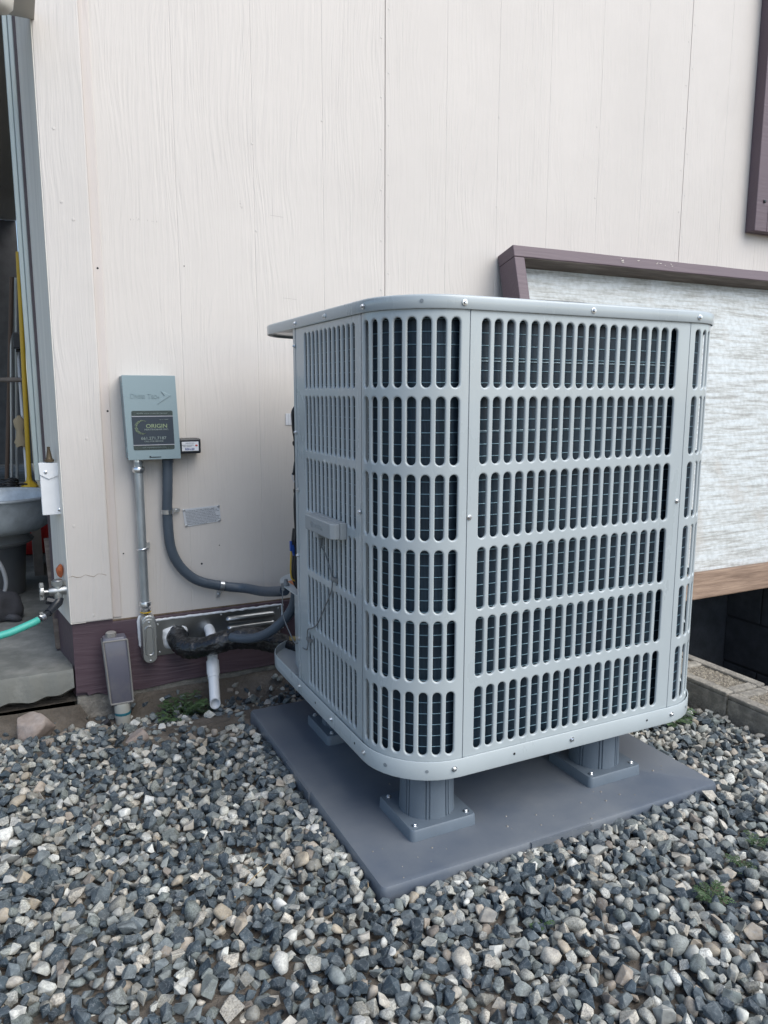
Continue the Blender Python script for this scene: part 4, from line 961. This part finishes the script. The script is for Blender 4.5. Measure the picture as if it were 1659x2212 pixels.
# open electrical compartment
cyl = []
b = MB()
b.prism([(.5685, 1.5995), (.5725, 1.5995), (.5880, 1.700), (.5840, 1.701)], .178, .372); b.build('valve_panel', M_UNIT, ac, bevel=.001)
b = MB(); b.box(.5668, .5700, 1.598, 1.612, .178, .362); b.build('valve_panel_fold', M_UNIT, ac)
pc_ = [(UX0+.012, 1.5995)]+[perim(4*(ST+AQ)-AQ*k/8*1.0, -.012)[:2] for k in range(9)]+[(UX0+.19, 1.87-.015), (UX0+.19, 1.5995)]
b = MB(); b.prism(pc_, .3735, .3765); shf = b.build('wiring_shelf', M_UNIT, ac)
b = MB(); b.prism([(.590, 1.700), (.616, 1.700), (.612, 1.775), (.588, 1.765)], .3767, .3770); b.build('orange_sticker', M_ORANGE, shf)
b = MB(); b.box(.645, .80, 1.62, 1.85, .377, .97); b.build('control_box', M_UNITD, ac)
b = MB(); b.box(.61, .645, 1.605, 1.615, .377, .985); b.build('compartment_wall', M_UNITD, ac)

ca = thing('cable_bundle', 'bundle of black cables hanging in the open electrical compartment', 'cable', (.577, 1.66, .6))
Y6 = 1.66
b = MB(); b.tube(smooth_path([(.592, Y6+.01, .828), (.5824, Y6, .819), (.5750, Y6, .8065), (.5744, Y6, .790), (.5765, Y6, .760), (.5789, Y6, .7449), (.5798, Y6, .7178), (.5800, Y6, .69), (.5790, Y6, .66), (.5785, Y6, .625), (.5760, Y6, .595), (.5765, Y6, .5533), (.579, Y6, .51)], 6), .0042, 10); b.build('thick_cable', M_BLACK, ca, smooth=60)
b = MB(); b.tube(smooth_path([(.585, Y6, .772), (.5835, Y6, .73), (.5838, Y6, .69), (.583, Y6, .65), (.583, Y6, .60), (.580, Y6, .55), (.582, Y6, .50), (.581, Y6, .45), (.59, Y6, .385)], 6), .0042, 8); b.build('cable', M_BLACK, ca, smooth=60)
for k in range(5):
    xo = [0, .003, .006, -.002, .004][k]; yo = [0, .006, -.003, .01, .014][k]
    b = MB(); b.tube(smooth_path([(.578+xo, Y6+yo, .53), (.5745+xo, Y6+yo, .50), (.576+xo, Y6+yo, .47), (.573+xo*.5, Y6+yo, .44), (.574+xo, Y6+yo, .41), (.583+xo, Y6+yo, .385), (.60, Y6+yo, .3775)], 6), .0042, 8); b.build('cable', M_BLACK, ca, smooth=60)
b = MB(); b.tube([(.5790, Y6, .690), (.5735, Y6-.002, .664), (.571, Y6, .6605)], [.004, .0035, .003], 8); b.build('cable_end', M_BLACK, ca, smooth=60)
b = MB(); b.tube(smooth_path([(.5700, Y6, .6610), (.5705, Y6, .652), (.5763, Y6, .6404)], 6), .0012, 6); b.build('white_wire', M_WHITE, ca, smooth=60)
b = MB(); b.tube(smooth_path([(.583, Y6, .565), (.5815, Y6, .55), (.584, Y6, .54)], 6), .0025, 6); b.build('red_wire', M_RWIRE, ca, smooth=60)
b = MB(); b.tube(smooth_path([(.5640, Y6, .478), (.5628, Y6, .455), (.5618, Y6, .425), (.5660, Y6, .408), (.5813, Y6, .4005)], 6), .0020, 6); b.build('yellow_wire', M_YWIRE, ca, smooth=60)
b = MB(); b.tube([(.5795, Y6-.003, .7290), (.5800, Y6-.003, .7190)], .0018, 6); b.build('yellow_wire', M_YWIRE, ca, smooth=60)
b = MB(); b.box(.5610, .5655, Y6-.004, Y6+.004, .478, .502); b.box(.5655, .5705, Y6-.004, Y6+.004, .472, .492); b.box(.568, .5722, Y6-.003, Y6+.003, .466, .486); b.build('blue_connector', M_BWIRE, ca, bevel=.001)
for z in (.7330, .6210, .500):
    b = MB(); b.tube([(.5735, Y6-.001, z), (.5860, Y6-.001, z+.001)], .0056, 8); b.box(.5715, .577, Y6-.006, Y6-.002, z-.003, z+.003); b.build('cable_tie', M_BLACK, ca, smooth=40)
b = MB(); b.tube([(.5520+.018, 1.7, .2485), (.585, 1.7, .2465)], .0058, 6); b.tube([(.585, 1.7, .2465), (.592, 1.7, .2455)], .0045, 10)
sv = b.build('service_valve', M_BRASS, ac, smooth=40)
b = MB(); b.tube([(.587, 1.7, .246), (.5885, 1.7, .2458)], .0068, 12); b.tube([(.588, 1.7, .244), (.591, 1.70, .23), (.60, 1.70, .225)], .005, 8); b.build('valve_ring', M_RED, sv, smooth=40)

# sensor box with its cable
jb = MB(); jb.prism([(.5400, 1.2985), (.5300, 1.2985), (.5215, 1.3060), (.5215, 1.4430), (.5290, 1.4500), (.5400, 1.4500)], .5710, .6020)
jbx = jb.build('sensor_box', M_PLASTIC, ac, bevel=.0025, seg=3); jbx['label'] = 'grey plastic sensor box with an embossed maker name'
b = MB(); b.prism([(.5537, 1.2975), (.5400, 1.2975), (.5400, 1.4510), (.5537, 1.4510)], .5702, .6028); b.build('box_back', M_PLASTIC, jbx, bevel=.0015)
text('BOSCH', jbx, (.5214, 1.365, .5830), .0115, M_PLASTIC, right=(0, -1, 0), upv=(0, 0, 1), extrude=.0006, name='embossed_letters', sx=1.1)
b = MB(); b.tube([(.5212, 1.4020+.0065*cos(a), .5870+.0065*sin(a)) for a in [2*pi*k/24 for k in range(25)]], .0006, 5); b.box(.5207, .5218, 1.3992, 1.4002, .5828, .5912); b.box(.5207, .5218, 1.4038, 1.4048, .5828, .5912); b.box(.5207, .5218, 1.3992, 1.4048, .5866, .5874); b.build('embossed_emblem', M_PLASTIC, jbx)
b = MB(); b.box(.530, .548, 1.392, 1.412, .558, .5700); b.build('cable_socket', M_PLASTIC, jbx, bevel=.002)
b = MB(); b.lathe([(.0030, 0), (.0042, .002), (.0030, .004), (.0045, .006), (.0033, .008), (.0048, .010), (.0036, .012), (.0050, .014), (.0050, .018)], (.540, 1.402, .540), n=12); b.build('strain_relief', M_GCABLE, jbx, smooth=50)
sc_ = MB(); XC = .5478
sc_.tube(smooth_path([(.540, 1.402, .541), (.5470, 1.398, .526), (XC, 1.385, .512), (XC, 1.3711, .498), (XC, 1.362, .480), (XC, 1.362, .4614), (XC, 1.378, .437), (XC, 1.4017, .4114), (XC, 1.428, .380), (XC, 1.4552, .3551), (XC, 1.485, .340), (XC, 1.508, .330), (XC, 1.5120, .310), (XC, 1.5087, .2959), (XC, 1.516, .282), (.551, 1.5385, .2746), (.557, 1.575, .268), (.566, 1.62, .262), (.5685, 1.66, .250), (.566, 1.69, .268), (.5610, 1.72, .300), (.5610, 1.725, .3386), (.5640, 1.73, .365), (.566, 1.73, .382)], 8), .0015, 8)
sc_.build('sensor_cable', M_GCABLE, ac, smooth=60)
for y, z in ((1.3597, .4788), (1.5096, .3071)):
    b = MB(); b.box(.5465, .5538, y-.015, y+.008, z-.004, z+.004); b.build('cable_clip', M_GCABLE, ac, bevel=.001)
b = MB(); b.lathe([(.0040, 0), (.0052, .003), (.0042, .005), (.0056, .008), (.0046, .010), (.0060, .013), (.0060, .018)], (.566, 1.73, .364), n=12)
b.lathe([(.009, 0), (.009, .003), (.006, .006), (.004, .016)], (.572, 1.728, .3768), n=14); b.build('cable_gland', M_GCABLE, ac, smooth=50)

# ------------------------------------------------------------------ leaning framed board
Q = Vector((1.4523, 2.045, 1.3168)); KS = .2694; sl = math.sqrt(1+KS*KS); VV = Vector((0, KS/sl, 1/sl)); WW = Vector((0, 1/sl, -KS/sl))
LB = 1.197; ORG = Q-VV*LB
lbd = thing('framed_board', 'framed whitewashed panel with plum top rail leaning on the siding', 'panel', ORG)
def lb(u, v, w): return ORG+Vector((u, 0, 0))+VV*v+WW*w
def lbox(name, m, u0, u1, v0, v1, w0, w1, bevel=.002, parent=None, wob=0):
    b = MB(); n = 24 if wob else 1; L = []
    for i in range(n+1):
        u = u0+(u1-u0)*i/n; e = [wob*noise.noise(Vector((u*9, q*3.1, 0)))+wob*.6*noise.noise(Vector((u*40, q*3.1, 5))) for q in range(4)]
        L.append([lb(u, v0+e[0], w0), lb(u, v0+e[1], w1), lb(u, v1+e[2], w1), lb(u, v1+e[3], w0)])
    b.loops(L); o = b.build(name, m, parent or lbd, bevel=bevel); return o
lbox('top_rail', M_FRAMEP, 0, 1.85, LB-.038, LB, 0, .0885, .0025, wob=.0012)
lbox('side_rail', M_FRAMEP, 0.0005, .040, .0885, LB-.0385, .001, .0880, .0025)
lbox('bottom_rail', M_WOOD, 0, 1.85, 0, .088, .001, .0735, .004, wob=.0012)
o = lbox('backing', M_SMEAR, .0405, 1.85, .030, LB-.039, .0740, .0840, 0); 
lbox('rail_underside', M_WOODU, .0410, 1.849, LB-.0400, LB-.0386, .004, .0870, 0)
# paint scratches on the top rail
b = MB()
for k in range(16):
    u = .42+rnd.choice([0, .03, .10, .16, .19, .21, .235, .26])+rnd.uniform(-.006, .006); v = LB-.018+rnd.uniform(-.006, .006)
    l = rnd.uniform(.003, .011); a = rnd.uniform(-.5, .5)
    b.add([lb(u, v, -.0022), lb(u+l, v+a*.004, -.0022), lb(u+l, v+.0016+a*.004, -.0022), lb(u, v+.0012, -.0022)], [(0, 1, 2, 3)])
b.build('paint_scratches', M_CREAM, lbd)
b = MB(); b.box(1.47, 1.60, 1.66, 1.80, .0, .155); tag(b.build('support_block', M_BLOCKM, bevel=.004), 'concrete block behind the unit that carries the leaning panel', 'block')

# ------------------------------------------------------------------ block curb and pit
curb = thing('block_curb', 'low curb of grey concrete blocks beside the pit, right of the unit', 'curb', (1.68, 1.3, 0))
yy = .475; 
for k in range(4):
    y0, y1 = yy+.002, yy+.392; yy += .394
    zt = .080+[0, -.003, .001, -.002][k]; dx = [.0, .002, 0, -.001][k]; x0, x1 = 1.607+dx, 1.757+dx
    nb = MB()
    # block with two shallow filled cores: outer shell top ring plus recessed beds
    segs = [(y0+.028, (y0+y1)/2-.014), ((y0+y1)/2+.014, y1-.028)]
    nb.box(x0, x1, y0, y1, -.38, zt-.012)
    nb.box(x0, x0+.030, y0, y1, zt-.0115, zt); nb.box(x1-.030, x1, y0, y1, zt-.0115, zt)
    for (a, c) in ((y0, y0+.028), ((y0+y1)/2-.014, (y0+y1)/2+.014), (y1-.028, y1)): nb.box(x0+.0302, x1-.0302, a, c, zt-.0115, zt-.0006)
    bo = nb.build('block', M_BLOCKM, curb, bevel=.0035)
    for (a, c) in segs:
        g = MB(); nx, ny = 12, 20; V = []
        for j in range(ny+1):
            for i in range(nx+1):
                X = x0+.0303+(x1-x0-.0606)*i/nx; Y = a+.0003+(c-a-.0006)*j/ny
                V.append((X, Y, zt-.0065+.0060*noise.noise(Vector((X*80, Y*80, k)))+.003*noise.noise(Vector((X*220, Y*220, k)))))
        g.add(V, [(j*(nx+1)+i, j*(nx+1)+i+1, (j+1)*(nx+1)+i+1, (j+1)*(nx+1)+i) for j in range(ny) for i in range(nx)])
        g.build('core_fill', M_BLOCKS, bo, smooth=60)
    if k: q = MB(); q.box(1.611, 1.753, y0-.0039, y0-.0001, -.3, .070); q.build('mortar', M_BLOCKS, curb)
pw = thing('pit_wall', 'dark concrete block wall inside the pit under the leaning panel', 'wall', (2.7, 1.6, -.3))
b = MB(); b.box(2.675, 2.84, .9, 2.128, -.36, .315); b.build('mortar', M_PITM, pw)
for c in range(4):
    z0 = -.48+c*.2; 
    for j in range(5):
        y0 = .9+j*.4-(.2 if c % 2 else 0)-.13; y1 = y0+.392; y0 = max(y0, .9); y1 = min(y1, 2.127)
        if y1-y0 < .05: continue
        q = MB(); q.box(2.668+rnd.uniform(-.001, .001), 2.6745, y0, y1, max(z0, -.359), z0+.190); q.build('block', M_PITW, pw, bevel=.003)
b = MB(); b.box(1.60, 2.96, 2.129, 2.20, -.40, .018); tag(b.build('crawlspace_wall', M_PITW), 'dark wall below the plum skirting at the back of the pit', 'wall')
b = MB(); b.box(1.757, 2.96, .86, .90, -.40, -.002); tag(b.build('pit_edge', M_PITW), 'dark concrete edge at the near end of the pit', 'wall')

# ------------------------------------------------------------------ boulders
def boulder(name, c, r, seed, label, mt=M_ROCK, cut=True):
    bm = bmesh.new(); bmesh.ops.create_icosphere(bm, subdivisions=4, radius=1); rg = random.Random(seed)
    pl = [(Vector((rg.gauss(0, 1), rg.gauss(0, 1), rg.gauss(0, 1))).normalized(), rg.uniform(.55, .85)) for _ in range(11)]
    for v in bm.verts:
        p = v.co.copy()
        for n, d in pl:
            t = p.dot(n)
            if t > d: p -= n*(t-d)*.92
        p *= 1+.06*noise.noise(p*3+Vector((seed, 0, 0)))
        v.co = Vector((c[0]+p.x*r[0], c[1]+p.y*r[1], c[2]+p.z*r[2]))
    b = MB(); b.add([tuple(v.co) for v in bm.verts], [tuple(v.index for v in f.verts) for f in bm.faces]); bm.free()
    return tag(b.build(name, mt, smooth=180), label, 'rock')
boulder('boulder', (-.012, 2.025, -.005), (.058, .045, .048), 5, 'pinkish grey boulder lying in front of the broken slab edge')
boulder('boulder', (.212, 1.825, .000), (.040, .032, .028), 9, 'tan boulder in front of the clear plastic cover')
boulder('orange_rag', (.074, 2.165, .372), (.010, .014, .022), 21, 'scrap of orange rag stuck on top of the garden faucet', M_ORRAG)['category'] = 'rag'
M_SOOT = mat('charred_chunk', (.022, .022, .026), .6, var=.4, vscale=60, bump=.6, bscale=90)
for c, r, sd in (((.285, 1.935, -.028), (.022, .018, .014), 1), ((.330, 1.895, -.020), (.014, .012, .010), 4), ((.160, 2.045, -.035), (.016, .012, .012), 6), ((.545, 2.02, -.035), (.016, .012, .010), 8), ((.262, 1.905, -.018), (.015, .016, .010), 11)):
    boulder('asphalt_chunk', c, r, sd, {1: 'largest black chunk, lying in the dirt left of the big weed', 4: 'small black chunk right of the largest black chunk', 6: 'black chunk wedged left of the plastic cover stub', 8: 'black chunk in the dirt right of the drain pipe', 11: 'black chunk nearest the tan boulder'}[sd], M_SOOT)['group'] = 'black chunks by the skirting'

# ------------------------------------------------------------------ gravel
def build_gravel():
    rg = np.random.default_rng(11); R = random.Random(5)
    protos = []
    for k in range(34):
        rounded = k >= 24
        bm = bmesh.new()
        if rounded:
            bmesh.ops.create_icosphere(bm, subdivisions=2 if k < 30 else 2, radius=1)
            pl = [(Vector((R.gauss(0, 1), R.gauss(0, 1), R.gauss(0, 1))).normalized(), R.uniform(.6, .9)) for _ in range(11)]
            for v in bm.verts:
                p = v.co.copy()
                for n, d in pl:
                    t = p.dot(n)
                    if t > d*.85: p -= n*(t-d*.85)*.95
                v.co = p
        else:
            for _ in range(R.choice([9, 11, 12, 14, 16])):
                p = Vector((R.gauss(0, 1), R.gauss(0, 1), R.gauss(0, 1))).normalized()*R.uniform(.85, 1.1); bm.verts.new(p)
            bmesh.ops.convex_hull(bm, input=bm.verts)
            bmesh.ops.dissolve_limit(bm, angle_limit=radians(14), verts=bm.verts, edges=bm.edges)
            bmesh.ops.bevel(bm, geom=list(bm.edges), offset=.055, segments=1, affect='EDGES', clamp_overlap=True)
        bmesh.ops.delete(bm, geom=[v for v in bm.verts if not v.link_faces], context='VERTS')
        bmesh.ops.triangulate(bm, faces=bm.faces)
        bm.verts.ensure_lookup_table(); bm.verts.index_update()
        V = np.array([v.co[:] for v in bm.verts]); F = np.array([[v.index for v in f.verts] for f in bm.faces]); bm.free()
        V -= (V.max(0)+V.min(0))/2; V /= np.abs(V).max(0)
        protos.append((V, F, rounded))
    X0, X1, Y0, Y1, G = -.62, 1.612, .28, 2.14, .004
    nx, ny = int((X1-X0)/G), int((Y1-Y0)/G)
    Hm = np.zeros((ny, nx), np.float32)
    for j in range(0, ny, 4):
        for i in range(0, nx, 4): Hm[j:j+4, i:i+4] = ground_z(X0+i*G, Y0+j*G)-.012
    block = np.zeros((ny, nx), bool)
    gx = X0+np.arange(nx)*G; gy = Y0+np.arange(ny)*G; GX, GY = np.meshgrid(gx, gy)
    block |= (GX > PX0-.004) & (GX < PX1+.004) & (GY > PY0-.004) & (GY < PY1+.004)
    block |= (GY > 2.118)
    Hm[block] = .05
    def dens(x, y):
        # bare dirt strip along the house
        edge = 1.80+.05*math.sin(x*9)+.04*math.sin(x*23+1)
        if x < .16: edge = 2.03
        if x > 1.3: edge = 2.05
        d = 1.0
        if y > edge: d = .30 if x < 1.3 else .6
        elif y > edge-.10: d = .6
        bald = noise.noise(Vector((x*5, y*5, 9)))+.4*noise.noise(Vector((x*13, y*13, 2)))
        if bald > .60 and y < 1.2: d *= .3
        return d
    Vs = []; Fs = []; Cs = []; Sm = []; off = 0
    pal_dark = [(.038, .055, .068), (.055, .074, .088), (.074, .094, .106), (.10, .12, .13), (.045, .060, .072), (.13, .15, .155)]
    pal_mid = [(.18, .20, .195), (.23, .245, .23), (.16, .18, .17), (.22, .215, .19)]
    pal_light = [(.44, .44, .40), (.37, .365, .325), (.52, .52, .485), (.33, .33, .305), (.44, .41, .355)]
    pal_tan = [(.33, .285, .22), (.28, .24, .195), (.38, .335, .275), (.19, .165, .14)]
    def place(n, smin, smax, cand, sink):
        nonlocal off
        for _ in range(n):
            best = None
            a = R.uniform(smin, smax)*(1.0+.35*max(0, R.gauss(0, .6)))
            asp = R.uniform(.62, .95); fl = R.uniform(.48, .82)
            rr = a*(1+asp)/2*.92
            xc = R.uniform(X0+.02, X1-.016); yc = R.uniform(Y0+.02, Y1-.02)
            if R.random() > dens(xc, yc): continue
            # nothing of the far corners can be seen from anywhere near the camera
            if yc < 1.05-.52*(xc+.25) and xc < 1.0: continue
            if yc < .45 and xc < 1.3: continue
            for c in range(cand):
                x = min(X1-.016, max(X0+.02, xc+R.uniform(-.035, .035))); y = min(Y1-.02, max(Y0+.02, yc+R.uniform(-.035, .035)))
                if dens(x, y) < .2 and dens(xc, yc) > .3: continue
                i = int((x-X0)/G); j = int((y-Y0)/G)
                if block[j, i]: continue
                k = max(1, int(rr*.75/G)); j0, j1, i0, i1 = max(0, j-k), min(ny, j+k+1), max(0, i-k), min(nx, i+k+1)
                w = Hm[j0:j1, i0:i1]; 
                h = float(w.mean())*.6+.4*float(w.max())
                if block[j0:j1, i0:i1].any(): h += .015 if block[j0:j1, i0:i1].mean() < .12 else 9
                if best is None or h < best[0]: best = (h, x, y, i, j)
            if best is None or best[0] > 1: continue
            _, x, y, i, j = best
            c_ = a*fl
            k = max(1, int(rr/G)); j0, j1, i0, i1 = max(0, j-k), min(ny, j+k+1), max(0, i-k), min(nx, i+k+1)
            dx = (gx[i0:i1]-x)/rr; dy = (gy[j0:j1]-y)/rr; d2 = dx[None, :]**2+dy[:, None]**2; ins = (d2 < 1) & ~block[j0:j1, i0:i1]
            if not ins.any(): continue
            dome = np.sqrt(np.clip(1-d2, 0, 1))*c_
            zc = float(np.max(np.where(ins, Hm[j0:j1, i0:i1]+dome, -9)))-sink*c_
            gz = ground_z(x, y)
            zc = min(zc, gz+.016+c_*.3)
            Hm[j0:j1, i0:i1] = np.where(ins, np.maximum(Hm[j0:j1, i0:i1], zc+dome*.9), Hm[j0:j1, i0:i1])
            t = R.random(); right = min(1, max(0, (x-.7)/.6)); pl_ = .24+.15*right
            if t < pl_: col = R.choice(pal_light); pr = R.randrange(10, 29); sp = R.choice([.1, .5, .9, 1.0])
            elif t < pl_+.045: col = R.choice(pal_tan); pr = R.randrange(14, 34); sp = R.choice([.1, .4])
            elif t < pl_+.26: col = R.choice(pal_mid); pr = R.randrange(8, 34); sp = R.choice([.2, .6, .9])
            else: col = R.choice(pal_dark); pr = R.randrange(0, 24); sp = .15
            V, F, rounded = protos[pr]
            yaw_ = R.uniform(0, 2*pi); tl = R.gauss(0, .5); tl2 = R.gauss(0, .5)
            M = np.array((Matrix.Rotation(yaw_, 3, 'Z') @ Matrix.Rotation(tl, 3, 'X') @ Matrix.Rotation(tl2, 3, 'Y')))
            P = (V*np.array([a, a*asp, c_])) @ M.T+np.array([x, y, zc])
            Vs.append(P); Fs.append(F+off); off += len(V)
            f = R.uniform(.82, 1.2); Cs.append(np.tile(np.array([col[0]*f, col[1]*f, col[2]*f, sp]), (len(V), 1)))
            Sm.append(np.full(len(F), rounded))
    place(2600, .004, .007, 3, .1)       # fine grit and chips
    place(15500, .0068, .0112, 6, .22)
    place(18500, .0064, .0124, 9, .30)
    V = np.concatenate(Vs); F = np.concatenate(Fs); C = np.concatenate(Cs).astype(np.float32); S = np.concatenate(Sm)
    me = bpy.data.meshes.new('gravel'); me.vertices.add(len(V)); me.vertices.foreach_set('co', V.astype(np.float32).ravel())
    me.loops.add(len(F)*3); me.loops.foreach_set('vertex_index', F.astype(np.int32).ravel())
    me.polygons.add(len(F)); me.polygons.foreach_set('loop_start', np.arange(0, len(F)*3, 3, dtype=np.int32)); me.polygons.foreach_set('loop_total', np.full(len(F), 3, dtype=np.int32))
    me.polygons.foreach_set('use_smooth', S)
    at = me.color_attributes.new('tone', 'FLOAT_COLOR', 'POINT'); at.data.foreach_set('color', C.ravel())
    me.materials.append(M_STONE); me.update(calc_edges=True)
    o = bpy.data.objects.new('gravel', me); COL.objects.link(o); o['kind'] = 'stuff'; o['label'] = 'mixed crushed gravel of slate blue and pale speckled stones'
    print('gravel tris', len(F), 'stones', len(Vs))
build_gravel()

# ------------------------------------------------------------------ weeds
def weed(x, y, z, r, n, label, seed, hgt=.5, group=None):
    R = random.Random(seed); b = MB()
    for k in range(n):
        a = 2*pi*k/n+R.uniform(-.3, .3); L = r*R.uniform(.6, 1.1); h = hgt*R.uniform(.3, 1.1)
        d = Vector((cos(a), sin(a), 0)); s = Vector((-sin(a), cos(a), 0)); pts = []
        for j in range(9):
            t = j/8; pts.append(Vector((x, y, z))+d*L*t+Vector((0, 0, L*h*sin(t*2.2))))
        b.tube([pts[0], pts[4], pts[8]], [.0009, .0007, .0003], 4)
        for j in range(2, 9):
            w = L*.30*sin(pi*min(1, (j+1)/9.5))*R.uniform(.7, 1.1)
            for sg in (-1, 1):
                p = pts[j]; t1 = p+s*sg*w+d*w*.5+Vector((0, 0, R.uniform(-.1, .3)*w)); m1 = p+s*sg*w*.5+d*w*.1; m2 = p+s*sg*w*.45+d*w*.55
                b.add([p, m1, t1, m2], [(0, 1, 2, 3)])
                tt = p+s*sg*w*.7+d*w*.9; b.add([m2, (m1+m2)/2, t1, tt], [(0, 1, 2, 3)])
    o = b.build('weed', M_LEAF); return tag(o, label, 'weed', group)
weed(.350, 1.985, -.045, .075, 15, 'largest green feathery weed growing between the drain pipe and plastic cover', 1, .75)
weed(.378, 2.035, -.045, .05, 9, 'weed growing against the skirting behind the largest weed', 2, 1.3)
weed(.415, 1.990, -.042, .045, 9, 'weed growing right beside the white drain pipe', 3, .8)
weed(1.470, 1.30, .012, .055, 13, 'green weed in the gravel beneath the right corner of the unit', 4, .5)
weed(1.40, 1.395, .012, .045, 9, 'weed among stones nearest the block curb end of the pad', 5, .5)
weed(.985, .775, .014, .034, 12, 'feathery weed in the gravel at the lower right', 6, .6)
weed(1.1037, .8055, .014, .030, 9, 'sparse weed between dark stones at the right edge', 7, .6)
weed(1.1750, .840, .016, .028, 7, 'tiny upright weed above the sparse weed at the right edge', 8, 1.0)
weed(.694, .850, .014, .022, 6, 'small weed in the gravel in front of the pad', 9, .6)
b = MB(); b.lathe([(.001, 0), (.0035, .001), (.0035, .003), (.001, .004)], (.375, 1.235, .018), (.3, -.4, .8), n=7); tag(b.build('plastic_scrap', M_RED), 'tiny red plastic scrap in the gravel left of the pad', 'scrap')
# dry twigs
M_TWIG = mat('dry_twig', (.30, .23, .14), .8)
for (x, y, z, l, a, lab) in ((.475, 1.030, .016, .030, 1.2, 'dry straw stub beside the front corner of the pad'), (.27, 1.12, .020, .09, .6, 'thin dry twig lying on the left gravel')):
    b = MB(); b.tube([(x, y, z), (x+l*cos(a)*.5, y+l*sin(a)*.5, z+.006), (x+l*cos(a), y+l*sin(a), z+.008)], [.0012, .0011, .0006], 5); tag(b.build('twig', M_TWIG, smooth=60), lab, 'twig')
b = MB(); b.lathe([(.0045, 0), (.0085, .001), (.0085, .003), (.0050, .003), (.0045, .0012)], (.862, .742, .021), (.1, -.5, .8), n=18); tag(b.build('plastic_washer', M_PVCG, smooth=40), 'small pale ring lying in the gravel at lower right', 'ring')
